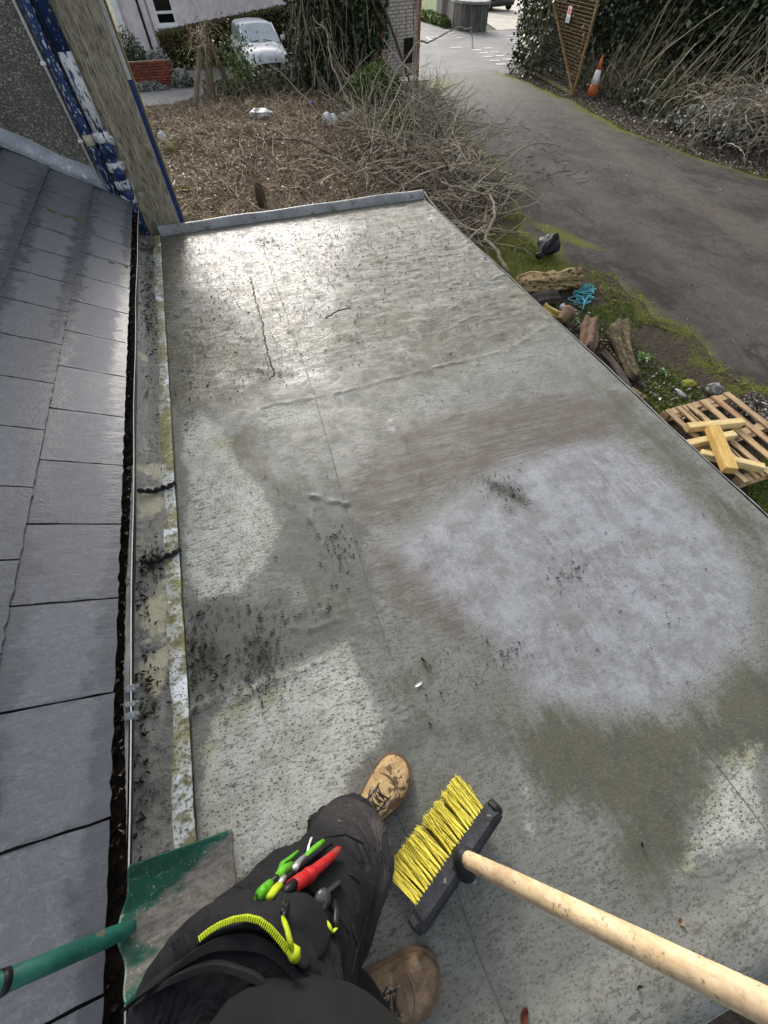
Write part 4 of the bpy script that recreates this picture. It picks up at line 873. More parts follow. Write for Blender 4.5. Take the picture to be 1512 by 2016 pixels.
# ------------------------------------------------------------------ ivy tree
it = thing('ivy_tree', 'ivy-smothered tree trunks between the white car and the pale gate', 'tree', (5.7, 21.6, GZ))
for k, (x, y, r_) in enumerate([(4.6, 21.7, .12), (5.2, 21.5, .2), (5.75, 21.8, .26), (6.3, 21.5, .18), (6.95, 21.0, .16), (4.25, 21.3, .08)]):
    pts = [np.array((x + .12 * math.sin(k + j), y + .08 * math.cos(k * 2 + j), GZ - .05 + j * 1.0)) for j in range(8)]
    MB().tube(pts, [r_ * (1.25 - .1 * j) for j in range(8)], 9).build('trunk', barkm, it, smooth=True)
N = 15000; th = RS.rand(N) * 2 * PI; cl = RS.randint(0, 60, N)
cx = RS.uniform(4.15, 7.2, 60); cy = RS.uniform(21.0, 22.3, 60); cz_ = np.where(RS.rand(60) < .35, RS.uniform(-1.6, -.3, 60), RS.uniform(-.4, 4.6, 60))
C = np.stack([cx[cl], cy[cl], cz_[cl]], 1) + RS.normal(size=(N, 3)) * (.26, .26, .42); C[:, 2] = np.maximum(C[:, 2], GZ + .03)
leaves('ivy', C, .13, ivym, it, aspect=.85)
N = 5000; C = np.stack([RS.uniform(6.1, 7.3, N), RS.uniform(20.6, 21.5, N), RS.uniform(-.9, 3, N)], 1); leaves('ivy', C, .14, ivym, it, aspect=.85)
C = RS.normal(size=(5000, 3)) * (1.5, 1.2, .9) + (5.7, 21.7, 5.2); leaves('crown', C, .2, ivym, it)
N = 160; p0 = np.stack([RS.uniform(4.0, 7.0, N), RS.uniform(20.7, 21.6, N), RS.uniform(-.2, 2.2, N)], 1); d = RS.normal(size=(N, 3)) * .25; d[:, 2] = -1
twigs('hanging_stems', curvy(p0, d, RS.uniform(.8, 2.0, N), 7, .16), .014, stemm, it)['kind'] = 'stuff'
N = 60; p0 = np.stack([RS.uniform(4.3, 6.8, N), RS.uniform(20.4, 21.0, N), np.full(N, GZ)], 1); d = RS.normal(size=(N, 3)) * .35; d[:, 2] = 1
twigs('upright_stems', curvy(p0, d, RS.uniform(.8, 2.2, N), 7, .14), .016, palem, it)['kind'] = 'stuff'
# ivy ground cover and scrub below the car and round the stakes
N = 5200; x = RS.uniform(.6, 6.8, N); y = 21.3 + RS.rand(N) * 1.5; z = GZ + RS.rand(N) ** 1.8 * np.where((x > 1.8) & (x < 4.4), .62, .4)
tag(leaves('ivy_scrub', np.stack([x, y, z], 1), .11, leafmat('scrub_leaf', (.03, .045, .016), (.09, .12, .04), (.28, .29, .24)), base=(3, 21.8, GZ), aspect=.8), 'low ivy scrub growing in front of the white car', 'ivy', kind='stuff')
N = 500; p0 = np.stack([RS.uniform(.5, 5, N), RS.uniform(20.8, 22.2, N), np.full(N, GZ)], 1); d = RS.normal(size=(N, 3)) * .6; d[:, 2] = np.abs(d[:, 2]) + .3
tag(twigs('scrub_stems', curvy(p0, d, RS.uniform(.3, 1.1, N), 6, .22), .009, palem, base=(3, 21.8, GZ)), 'thin bare stems tangled through the low ivy scrub', 'stems', kind='stuff')

# wooden stake tripod with dead climber
tp = thing('stake_tripod', 'three weathered wooden stakes leaning together under dead climber', 'stakes', (.8, 21.1, GZ))
wood = two('weathered_stake', (.13, .105, .07), (.25, .21, .145), 9, .85, .5, stretch=(2, 2, .4))
for (b_, t_, r_) in (((383, 212), (396, 80), .10), ((418, 200), (402, 72), .14), ((461, 190), (409, 78), .09)):
    a = gp(*b_); b = at_y(t_[0], t_[1], 21.15); MB().tube([a - (0, 0, .05), a + (b - a) * .5, b], [r_, r_ * .95, r_ * .9], 6).build('stake', wood, tp)
ap = at_y(400, 70, 21.1); N = 90; p0 = ap + RS.normal(size=(N, 3)) * (.14, .12, .12); d = RS.normal(size=(N, 3)); d[:, 2] = d[:, 2] * .5 - .1
twigs('dead_climber', curvy(p0, d, RS.uniform(.3, .9, N), 7, .4, .06), .012, tanm, tp)['kind'] = 'stuff'
C = np.concatenate([ap + RS.normal(size=(160, 3)) * (.4, .2, .3) - (.25, -.1, .35), ap + RS.normal(size=(800, 3)) * (.30, .3, .4) + (1.0, .4, -.75)]); C = C[C[:, 2] > GZ]
leaves('climber_leaves', C, .10, bushm, tp)['kind'] = 'stuff'

# ================================================================== ROUGH PATCH: dead stems, rubbish, brush
N = 9500; x = RS.uniform(-1.6, 6.6, N); y = 8.6 + RS.rand(N) * 12.2
ok = (x < np.interp(y, [8, 9.5, 14, 21], [3.6, 5.2, 6.4, 7.6])) & (fbm(x * .7, y * .7, 61) + RS.rand(N) * .35 > .55)
x, y = x[ok], y[ok]; n_ = len(x); p0 = np.stack([x, y, ground_z(x, y) + RS.rand(n_) * .06], 1); d = RS.normal(size=(n_, 3)); d[:, 2] = np.abs(d[:, 2]) * .35 + .05
tag(twigs('dead_stems', curvy(p0, d, RS.uniform(.15, .55, n_), 5, .35, .08), RS.uniform(.006, .016, n_), tanm, base=(2, 14, GZ)), 'flattened dead brown stems covering the rough patch beyond the roof', 'stems', kind='stuff')
N = 6500; x = RS.uniform(-1.6, 6.5, N); y = 8.6 + RS.rand(N) * 12.3; ok = x < np.interp(y, [8, 9.5, 14, 21], [3.8, 5.4, 6.6, 7.6]); x, y = x[ok], y[ok]
tag(leaves('dead_leaves', np.stack([x, y, ground_z(x, y) + .03], 1), .07, leafmat('brown_leaf', (.06, .040, .027), (.27, .19, .13), (.45, .38, .30)), base=(2, 14, GZ), flat=.7), 'brown dead leaves between the flattened stems', 'leaves', kind='stuff')
# brush heap
bp_ = [(640, 300), (680, 230), (760, 200), (860, 200), (930, 300), (1000, 380), (985, 480), (940, 500), (860, 420), (800, 390), (700, 400), (650, 380)]
BP = gpoly(bp_); bx = np.array(BP); N = 9000; x = RS.uniform(bx[:, 0].min(), bx[:, 0].max(), N); y = RS.uniform(bx[:, 1].min(), bx[:, 1].max(), N)
sdv = poly_sd(x, y, BP); ok = sdv > 0; x, y, sdv = x[ok][:2300], y[ok][:2300], sdv[ok][:2300]; n_ = len(x)
p0 = np.stack([x, y, GZ + RS.rand(n_) * np.clip(sdv, .05, 1.0) * .55], 1); d = RS.normal(size=(n_, 3)); d[:, 2] = d[:, 2] * .3 + .12; d[:, 0] += .2
tag(twigs('brush_heap', curvy(p0, d, RS.uniform(.4, 1.5, n_), 6, .2, .03), RS.uniform(.007, .020, n_), palem, base=(5, 11, GZ), taper=.3), 'tangled heap of cut bare twigs beside the driveway', 'brush', kind='stuff')
N = 120; x = RS.uniform(bx[:, 0].min(), bx[:, 0].max(), 900); y = RS.uniform(bx[:, 1].min(), bx[:, 1].max(), 900); sdv = poly_sd(x, y, BP); ok = sdv > .1; x, y = x[ok][:N], y[ok][:N]; N = len(x)
p0 = np.stack([x, y, GZ + .1 + RS.rand(N) * .4], 1); d = RS.normal(size=(N, 3)); d[:, 2] = d[:, 2] * .25 + .15
tag(twigs('brush_limbs', curvy(p0, d, RS.uniform(1.0, 2.4, N), 10, .16, .03), RS.uniform(.012, .028, N), palem, base=(5, 11, GZ), sides=5, taper=.3), 'thicker pale limbs mixed through the brush heap', 'brush', kind='stuff')
N = 1500; y = RS.uniform(1, 21, N); x = drvL(y) + (drvR(y) - drvL(y)) * RS.beta(.8, .9, N)
tag(leaves('driveway_litter', np.stack([x, y, np.full(N, GZ + .022)], 1), RS.uniform(.012, .045, N), leafmat('drive_litter', (.03, .024, .02), (.10, .08, .065), (.42, .40, .36), .8, .88), base=(9, 10, GZ), flat=.8), 'small leaves and grit scattered over the driveway', 'litter', kind='stuff')
brc = two('pale_bark', (.20, .17, .125), (.36, .315, .24), 12, .85, .5, spots=(26, (.10, .085, .06), .62))
def branch(label, pix, y0, y1, r0, r1, twig=4):
    n_ = len(pix); pts = [at_y(u, v, y0 + (y1 - y0) * k / (n_ - 1)) for k, (u, v) in enumerate(pix)]
    pts = [np.array((q[0], q[1], max(q[2], GZ + .02))) for q in pts]; t = thing('fallen_branch', label, 'branch', tuple(pts[0]), 'cut branches on the brush heap')
    fine = []
    for a, b in zip(pts[:-1], pts[1:]):
        for k in range(4): fine.append(a + (b - a) * k / 4 + RS.normal(size=3) * np.linalg.norm(b - a) * .02)
    fine.append(pts[-1]); MB().tube(fine, list(np.linspace(r0, r1, len(fine))), 6).build('limb', brc, t, smooth=True)
    for k in range(twig):
        i_ = random.randint(len(fine) // 4, len(fine) - 2); dv = fine[i_ + 1] - fine[i_]; dv /= np.linalg.norm(dv); dd = (dv + RS.normal(size=3) * .7)[None]; rr = r0 + (r1 - r0) * i_ / len(fine)
        q = curvy(fine[i_][None], dd, np.array([random.uniform(.25, .7)]), 6, .2)[0]; MB().tube(q, list(np.linspace(rr * .6, .003, 6)), 5).build('side_twig', brc, t)
branch('longest pale branch arching up across the pale mesh gate', [(716, 285), (745, 225), (775, 150), (822, 80), (850, 84), (900, 55), (927, 55), (932, 95)], 14.5, 19.5, .035, .010, 6)
branch('thick crooked pale branch lying by the roof edge on moss', [(998, 535), (978, 495), (956, 470), (972, 430), (973, 400), (962, 385), (910, 372), (870, 360)], 6.3, 9.2, .030, .022, 4)
branch('pale branch reaching right over the driveway edge, forked at its tip', [(850, 395), (900, 392), (955, 380), (1000, 345), (1040, 318)], 8.9, 10.2, .022, .006, 7)
branch('straight pale branch leaning towards the upper left through the heap', [(790, 360), (745, 270), (700, 240), (655, 238)], 12, 15.5, .028, .010, 5)
branch('pale branch lying flat across the heap towards the rusty post', [(700, 300), (745, 258), (800, 232), (850, 178), (885, 172)], 13, 17.5, .028, .010, 6)
branch('upright bare branch in front of the ivy tree', [(735, 260), (690, 210), (655, 130), (640, 60), (615, 30)], 15, 19, .03, .010, 6)
branch('bare branch curving right above the bright green bush', [(660, 190), (690, 150), (715, 120), (738, 98)], 17, 19.5, .022, .008, 4)
branch('thin bare branch sprawling at the lower right of the heap', [(860, 380), (905, 440), (945, 490), (985, 495)], 8.2, 7.0, .02, .006, 5)
branch('thin pale branch poking towards the black bag', [(975, 480), (1010, 485), (1030, 490), (1056, 508)], 7.1, 6.6, .014, .006, 3)
branch('short stubby pale branch at the far edge of the heap', [(810, 290), (845, 250), (870, 215), (890, 205)], 13, 15.5, .026, .010, 4)
shrub('green_bush', 'bright green leafy bush behind the brush heap', 'bush', (5.75, 17.6), (1.15, .9, 1.0), 3000, .12, bushm)
shrub('small_green_bush', 'smaller green bush low in the brush heap', 'bush', (5.2, 14.2), (.7, .8, .55), 900, .10, bushm)

# rubbish and stones on the rough patch
def blob(name, label, cat, uv, size, mat, seed=0, rough=.25, y=None, lift=.0, squash=1.0, group=None):
    p = gp(*uv); z0 = float(ground_z(p[0], p[1])); p = np.array((p[0], p[1], z0))
    V, F = [], []; nu, nv = 16, 10
    for j in range(nv + 1):
        for i_ in range(nu):
            th, ph = 2 * PI * i_ / nu, PI * j / nv; dx, dy, dz = math.sin(ph) * math.cos(th), math.sin(ph) * math.sin(th), math.cos(ph)
            k = 1 + rough * (fbm(dx * 2.3 + seed, dy * 2.3 + dz * 1.7 + seed, seed) - .5) * 2
            V.append((p[0] + size[0] * dx * k, p[1] + size[1] * dy * k, p[2] + lift + max(size[2] * (dz * k + .75), -.01)))
    F = [(j * nu + i_, j * nu + (i_ + 1) % nu, (j + 1) * nu + (i_ + 1) % nu, (j + 1) * nu + i_) for j in range(nv) for i_ in range(nu)]
    o = MB().add(V, F[::1]).build(name, mat, base=tuple(p)); return tag(o, label, cat, group)
stone = two('yellow_stone', (.24, .20, .12), (.38, .33, .22), 9, .9, .6, spots=(20, (.12, .11, .05), .6)); plast = two('white_plastic_bag', (.52, .54, .55), (.70, .71, .72), 12, .4, .6, .02, spots=(9, (.28, .30, .26), .56))
blob('stone', 'yellowish stone lump nearest the middle of the rough patch', 'stone', (468, 292), (.16, .14, .12), stone, 3, .4)
blob('stone', 'yellowish broken stone right of the middle lump', 'stone', (500, 290), (.20, .15, .12), stone, 5, .4)
blob('stone', 'pale square stone at the far side of the rough patch', 'stone', (496, 225), (.18, .14, .13), stone, 7, .3)
blob('stone', 'mossy stone beside the foot of the mossy corner board', 'stone', (345, 312), (.2, .16, .12), two('mossy_stone', (.12, .12, .04), (.26, .24, .11), 9, .9), 9, .4)
blob('stone', 'cream stone against the house corner', 'stone', (352, 298), (.2, .1, .1), stone, 12, .4)
blob('plastic_bag', 'crumpled clear plastic bag in the middle of the rough patch', 'bag', (518, 252), (.34, .26, .12), plast, 15, .55)
blob('plastic_bag', 'white and black plastic bag caught under the brush heap', 'bag', (652, 268), (.24, .2, .16), plast, 17, .6)
blob('plastic_bag', 'white plastic scrap under the brush heap near the green bush', 'bag', (686, 250), (.26, .14, .12), plast, 19, .6)
blob('plastic_bag', 'small white plastic scrap at the house corner', 'bag', (328, 293), (.12, .12, .16), plast, 21, .4)
blob('bottle_cap', 'small bright blue plastic scrap before the ivy tree', 'scrap', (616, 210), (.09, .07, .06), two('blue_plastic', (.03, .05, .35), (.05, .08, .45), 5, .3), 23, .3)
blob('tree_stump', 'short dark rotten stump near the far end of the roof', 'stump', (520, 418), (.10, .10, .26), two('stump', (.06, .045, .03), (.12, .09, .06), 12, .9, .8, stretch=(2, 2, .3)), 25, .3)
blob('moss_block', 'green mossy wooden block at the foot of the corner board', 'block', (368, 384), (.11, .05, .045), two('green_block', (.10, .14, .02), (.18, .22, .04), 9, .9), 27, .2)
p = gp(418, 422); cn_ = thing('drinks_can', 'blue and white drinks can lying on bare soil by the roof', 'can', (p[0], p[1], GZ))
MB().tube([(p[0] - .07, p[1], GZ + .02), (p[0] + .07, p[1] + .02, GZ + .02)], .035, 12).build('can_body', two('can_blue', (.05, .16, .45), (.6, .65, .7), 14, .3), cn_, smooth=True)
MB().tube([(p[0] + .07, p[1] + .02, GZ + .02), (p[0] + .075, p[1] + .021, GZ + .02)], .031, 12).build('can_lid', clipm, cn_)
p, q = gp(602, 362), gp(622, 382); o = MB().tube([p + (0, 0, .05), q + (0, 0, .04)], .022, 5).build('yellow_stick', two('yellow_wood', (.38, .32, .10), (.5, .44, .18), 12, .8), base=tuple(p)); tag(o, 'yellow-barked stick lying on the dead stems before the roof upstand', 'stick')

# ================================================================== RIGHT BANK
N = 15000; y = RS.uniform(9, 24, N); lump = fbm(y * .5, RS.rand(N) * 0 + 2, 71); z = ground_z(15 + 0 * y, y) + RS.rand(N) * 3.6
x = 14.6 + .9 * fbm(y * .6, z * .8, 72) + RS.normal(0, .13, N) + np.clip(16 - y, 0, 5) * .10 - (y > 20) * .45
ib = thing('ivy_bank', 'dark ivy-covered bank and hedge along the right of the driveway', 'hedge', (15.5, 16, GZ))
leaves('ivy', np.stack([x, y, z], 1), .14, ivym, ib, aspect=.85)
MB().loft([[(15.6 + np.clip(16 - yy_, 0, 5) * .10, yy_, GZ - .2), (18.5, yy_, GZ - .2), (18.5, yy_, 3.0), (15.9 + np.clip(16 - yy_, 0, 5) * .10, yy_, 2.8)] for yy_ in np.linspace(8, 25, 18)]).build('thicket_core', darkm, ib)
N = 4500; y = RS.uniform(10, 20, N); x = np.interp(y, _Ry, _Rx) + .9 + RS.rand(N) ** .7 * 1.4; C = np.stack([x, y, ground_z(x, y) + RS.rand(N) ** 2 * .5 * np.clip(x - np.interp(y, _Ry, _Rx) - .6, 0, 1.5)], 1)
leaves('low_ivy', C, .11, leafmat('low_ivy_leaf', (.03, .042, .016), (.085, .105, .04), (.24, .25, .19)), ib, aspect=.85)
C = np.stack([RS.normal(13.55, .28, 900), RS.normal(21.0, .5, 900), GZ + RS.rand(900) ** 1.4 * 2.3], 1); leaves('gate_ivy', C, .12, leafmat('gate_ivy_leaf', (.06, .07, .03), (.16, .16, .09), (.3, .3, .24)), ib, aspect=.85)
N = 110; y = RS.uniform(9.5, 17.5, N); p0 = np.stack([14.1 + RS.rand(N) * .8, y, ground_z(14.5 + 0 * y, y)], 1); d = np.stack([.25 + RS.normal(0, .18, N), -.55 + RS.normal(0, .2, N), np.ones(N)], 1)
twigs('climbing_stems', curvy(p0, d, RS.uniform(1.2, 3.4, N), 8, .06), RS.uniform(.008, .024, N), stemm, ib, taper=.6)['kind'] = 'stuff'
N = 420; y = RS.uniform(9.5, 19, N); p0 = np.stack([13.8 + RS.rand(N) * 1.2, y, ground_z(14.2 + 0 * y, y)], 1); d = np.stack([RS.normal(0, .4, N) - .1, -.3 + RS.normal(0, .4, N), RS.rand(N) + .3], 1)
twigs('fine_stems', curvy(p0, d, RS.uniform(.5, 1.6, N), 7, .16, .02), .008, stemm, ib)['kind'] = 'stuff'
# bramble mound nearest the camera
N = 520; q = np.array((14.0, 10.6)); x = q[0] + RS.normal(0, .55, N); y = q[1] + RS.normal(0, 1.0, N); p0 = np.stack([x, y, ground_z(x, y) + .25 + RS.rand(N) * .45], 1)
d = np.stack([-.7 + RS.normal(0, .5, N), -.2 + RS.normal(0, .6, N), .5 + RS.rand(N) * .4], 1)
bm_ = thing('bramble_mound', 'pale arching bramble mound on the right verge', 'bramble', (14, 10.6, GZ))
twigs('arching_stems', curvy(p0, d, RS.uniform(.6, 1.5, N), 8, .14, .16), RS.uniform(.007, .013, N), palem, bm_)['kind'] = 'stuff'
C = np.stack([RS.normal(13.7, .5, 1500), RS.normal(11.0, .8, 1500), 0 * np.zeros(1500)], 1); C[:, 2] = ground_z(C[:, 0], C[:, 1]) + .2 + RS.rand(1500) * .75 * np.exp(-((C[:, 1] - 10.9) / 1.2) ** 2); leaves('leaves', C, .09, greym, bm_)['kind'] = 'stuff'
N = 6500; y = RS.uniform(7, 21, N); x = np.interp(y, _Ry, _Rx) + RS.rand(N) ** 1.3 * 2.2 - .15
tag(leaves('leaf_litter', np.stack([x, y, ground_z(x, y) + .035], 1), .06, litm, base=(13, 13, GZ), flat=.7), 'brown leaf litter along the right edge of the driveway', 'leaves', kind='stuff')
N = 260; x = RS.uniform(6.6, 9.5, N); y = RS.uniform(9.5, 17, N); ok = x < np.interp(y, _Ly, _Lx) + 2.3; x, y = x[ok], y[ok]; n_ = len(x); d = RS.normal(size=(n_, 3)); d[:, 2] *= .05
tag(twigs('driveway_twigs', curvy(np.stack([x, y, np.full(n_, GZ + .02)], 1), d, RS.uniform(.1, .4, n_), 4, .2), .008, leafmat('wet_twig', (.02, .016, .013), (.05, .04, .03)), base=(8, 13, GZ)), 'broken dark twigs scattered on the driveway beside the brush heap', 'twigs', kind='stuff')

# ================================================================== FOOT OF THE WALL: logs, rope, bag, pallet
def log(name, label, pa, pb, r0, r1, mat, endmat, seed, rough=.35, lift=.0, ridges=6):
    r0 *= .82; r1 *= .82; rough *= 1.5
    a, b = np.array(gp(*pa)), np.array(gp(*pb)); a[2] = b[2] = GZ - .03 + lift; a[2] += r0; b[2] += r1; t = thing(name, label, 'log', tuple(a)); n_, m_ = 40, 30
    ax = (b - a) / np.linalg.norm(b - a); e1 = np.cross(ax, (0, 0, 1.)); e1 /= np.linalg.norm(e1); e2 = np.cross(e1, ax); R_ = []
    for i_ in range(n_):
        s_ = i_ / (n_ - 1); c0 = a + (b - a) * s_ + e1 * .05 * math.sin(s_ * 3 + seed) ; r = r0 + (r1 - r0) * s_; ring = []
        for k in range(m_):
            th = 2 * PI * k / m_; k2 = 1 + rough * (fbm(math.cos(th) * 1.6 + seed, math.sin(th) * 1.6 + s_ * 1.5, seed, 4) - .5) * 2 - rough * .5 * abs(fbm(math.cos(th) * 5 + seed, math.sin(th) * 5 + s_ * 1.2, seed + 3, 3) - .5) * 2 + rough * .28 * math.sin(th * ridges + s_ * 3 + seed)
            if i_ in (0, n_ - 1): k2 *= .72
            ring.append(tuple(c0 + (e1 * math.cos(th) + e2 * math.sin(th)) * r * k2 + ax * (RS.rand() - .5) * .03 * (i_ in (0, n_ - 1))))
        R_.append(ring)
    MB().loft(R_, caps=False).build('trunk', mat, t, smooth=True)
    for ring in (R_[0], R_[-1]):
        c0 = np.mean(ring, 0); MB().add(list(ring) + [tuple(c0 + ax * .0)], [(k, (k + 1) % m_, m_) for k in range(m_)]).build('cut_end', endmat, t)
    return t
yl = two('rotten_yellow', (.28, .185, .08), (.60, .46, .24), 9, .9, 1.0, .03, stretch=(.5, 2, 2), spots=(14, (.06, .035, .018), .54)); brl = two('brown_log', (.06, .045, .028), (.16, .125, .08), 9, .9, 1.0, .02, stretch=(2, .6, 2), spots=(22, (.26, .24, .07), .585)); rdl = two('red_brown_wood', (.11, .07, .045), (.21, .14, .09), 12, .9, .9, .015, stretch=(.6, 2, 1)); dkl = two('dark_log', (.05, .042, .035), (.10, .08, .065), 10, .9, .8)
log('rotten_log', 'large split yellow rotten log lying by the roof edge', (1012, 585), (1138, 563), .20, .15, yl, yl, 2, .55, ridges=5)
log('dark_log', 'short dark log tucked under the yellow rotten log', (1040, 612), (1090, 590), .13, .12, dkl, dkl, 4, .3)
log('mossy_log', 'long mossy brown log split at its lower end', (1204, 655), (1250, 752), .17, .10, brl, dkl, 6, .35)
log('split_log', 'reddish split log with a dark hollow beside the mossy log', (1160, 650), (1140, 700), .14, .15, rdl, dkl, 8, .45)
log('bark_log', 'dark bark-covered limb close under the roof edge', (1180, 700), (1238, 770), .07, .06, dkl, dkl, 10, .3)
log('yellow_billet', 'small yellow mossy billet below the dark log', (1065, 615), (1112, 630), .11, .09, two('yellow_moss_wood', (.28, .22, .06), (.45, .37, .12), 10, .9, .7), yl, 12, .4)
log('broken_plank', 'broken pale plank end at the roof edge above the pallet', (1232, 765), (1262, 790), .06, .05, yl, rdl, 14, .4)
q = gp(1116, 636); pot = thing('broken_pot', 'broken clay pot tipped on its side among the logs', 'pot', (q[0], q[1], GZ)); clay = two('clay', (.16, .105, .065), (.25, .175, .115), 9, .85)
R0 = rotm(0, 1.25, .35); MB().lathe((q[0] - .1, q[1], GZ + .11), [(.06, -.08), (.085, 0), (.105, .08), (.118, .09), (.118, .12), (.103, .12), (.09, .08), (.07, 0), (.05, -.07)], 20, R0, caps=False).build('pot_wall', clay, pot, smooth=True)
MB().lathe((q[0] - .1, q[1], GZ + .11), [(.001, -.068), (.058, -.068), (.058, -.079), (.001, -.079)], 20, R0, caps=False).build('pot_base', clay, pot)
blob('pale_fungus', 'small white lump beside the broken pot', 'lump', (1104, 615), (.045, .035, .04), plast, 31, .5, lift=.08)
# rope tangle
q = gp(1152, 585); rope = thing('rope_tangle', 'tangled turquoise rope on the moss beside the yellow log', 'rope', (q[0], q[1], GZ)); ropem = [two('turquoise_rope', (.04, .26, .34), (.09, .38, .46), 20, .6), two('green_rope', (.04, .30, .22), (.07, .4, .3), 20, .6)]
for k in range(12):
    pts = []; c0 = np.array(gp(*random.choice([(1160, 572), (1150, 580), (1142, 590), (1138, 600), (1146, 586)]))); ph = random.random() * 6; rx, ry = random.uniform(.06, .19), random.uniform(.04, .12); rot = random.uniform(0, 3)
    for j in range(30):
        a = ph + j * .23; x, y = rx * math.cos(a), ry * math.sin(a * (1 if k % 3 else 1.5)); pts.append((c0[0] + x * math.cos(rot) - y * math.sin(rot) + .003 * j * (k % 2), c0[1] + x * math.sin(rot) + y * math.cos(rot), GZ + .03 + .02 * math.sin(j * .5 + k) + .004 * k))
    MB().tube(pts, .0085, 5).build('strand', ropem[k % 4 == 0], rope, smooth=True)
# black bag
q = gp(1085, 505); bag = thing('black_bag', 'crumpled black plastic bag on the mossy edge of the driveway', 'bag', (q[0], q[1], GZ)); bagm = two('black_polythene', (.006, .007, .009), (.012, .013, .016), 5, .42, .3, .01, spec=.2)
n0 = gp(1058, 512); na = np.array((n0[0], n0[1], GZ + .06)); nb_ = np.array((q[0] + .17, q[1] + .24, GZ + .20)); bx_ = (nb_ - na) / np.linalg.norm(nb_ - na); b1 = np.cross(bx_, (0, 0, 1.)); b1 /= np.linalg.norm(b1); b2 = np.cross(b1, bx_); R_ = []
for s_ in np.linspace(0, 1, 34):
    r_ = float(np.interp(s_, [0, .08, .16, .3, .5, .7, .85, .95, 1], [.055, .045, .03, .085, .15, .17, .14, .075, .01])); ring = []
    for k in range(44):
        th = 2 * PI * k / 44; m_ = 1 + .16 * math.cos(4 * th + 2 * s_) + .10 * math.cos(7 * th - 5 * s_ + 1) + .06 * math.cos(13 * th + 9 * s_) + .35 * (fbm(math.cos(th) * 2 + 5, math.sin(th) * 2 + s_ * 4, 83, 3) - .5)
        p = na + (nb_ - na) * s_ + (b1 * math.cos(th) * 1.05 + b2 * math.sin(th) * .9) * r_ * m_; ring.append((p[0], p[1], max(p[2], GZ + .004)))
    R_.append(ring)
MB().loft(R_).build('bag_body', bagm, bag, smooth=True)
MB().tube([na - bx_ * .02, na + bx_ * .05], .034, 10).build('tied_neck', blk, bag, smooth=True)

# pallet and timber lying on it
pal = thing('wooden_pallet', 'open slatted wooden pallet lying against the wall below the roof', 'pallet', (4.9, 1.75, GZ))
pw = [two('pallet_wood_c', (.32, .22, .12), (.50, .37, .21), 8, .85, .6, stretch=(3, .5, 3), spots=(16, (.14, .09, .06), .56)), two('pallet_wood_a', (.28, .165, .085), (.46, .31, .18), 8, .8, .5, stretch=(3, .5, 3), spots=(16, (.22, .11, .07), .6)), two('pallet_wood_b', (.33, .22, .11), (.54, .40, .22), 8, .8, .5, stretch=(3, .5, 3), spots=(18, (.25, .15, .09), .62))]
PX0, PX1, PY0, PY1, PZ = 4.36, 5.36, 1.24, 2.42, GZ + .14
for k, (x, ww) in enumerate([(PX0 + .04, .07), (PX0 + .20, .055), (PX0 + .26, .02), (PX0 + .36, .07), (PX0 + .56, .085), (PX0 + .75, .08), (PX0 + .95, .085)]):
    MB().cbox((x, (PY0 + PY1) / 2 + random.uniform(-.01, .01), PZ), (ww, PY1 - PY0, .020), .003, rotm(0, 0, random.uniform(-.008, .008))).build('slat', pw[(k * 2) % 3], pal)
for y in (PY0 + .05, (PY0 + PY1) / 2, PY1 - .04):
    MB().cbox(((PX0 + PX1) / 2, y, PZ - .023), (1.0, .095, .022), .003).build('cross_board', pw[0], pal)
    for x in (PX0 + .05, (PX0 + PX1) / 2, PX1 - .05): MB().cbox((x, y, PZ - .074), (.10, .09, .08), .005).build('block', pw[1], pal)
    MB().cbox(((PX0 + PX1) / 2, y, PZ - .124), (1.0, .09, .018), .003).build('base_board', pw[0], pal)
tm = two('fresh_timber', (.56, .42, .18), (.70, .56, .29), 6, .75, .4, .004, stretch=(.5, 4, 4), spots=(22, (.34, .20, .07), .66)); tm2 = two('orange_timber', (.48, .30, .09), (.62, .42, .15), 6, .75, .4, .004, stretch=(.5, 4, 4), spots=(16, (.16, .09, .03), .66))
def timber(label, a, b, sz, z, m_, roll=0.):
    zc = PZ + .011 + z; p, q = np.array(at_z(*a, zc)), np.array(at_z(*b, zc)); d = q - p; L = np.linalg.norm(d); c0 = (p + q) / 2
    o = MB().cbox((0, 0, 0), (L, sz[0], sz[1]), .005, rotm(roll, 0, 0)).build('timber_offcut', m_, base=None); o.location = (c0[0], c0[1], zc); o.rotation_euler = (0, 0, math.atan2(d[1], d[0]))
    return tag(o, label, 'timber', 'timber offcuts on the pallet')
timber('long pale timber offcut across the far end of the pallet', (1352, 842), (1460, 832), (.085, .085), .044, tm)
timber('middle pale timber offcut, half under the orange one', (1348, 876), (1444, 856), (.080, .075), .039, tm)
timber('nearest pale timber offcut crossing the pallet slats', (1378, 893), (1502, 922), (.080, .080), .041, tm)
timber('orange timber offcut laid on top across the pale ones', (1402, 842), (1437, 927), (.12, .085), .128, tm2, .0)
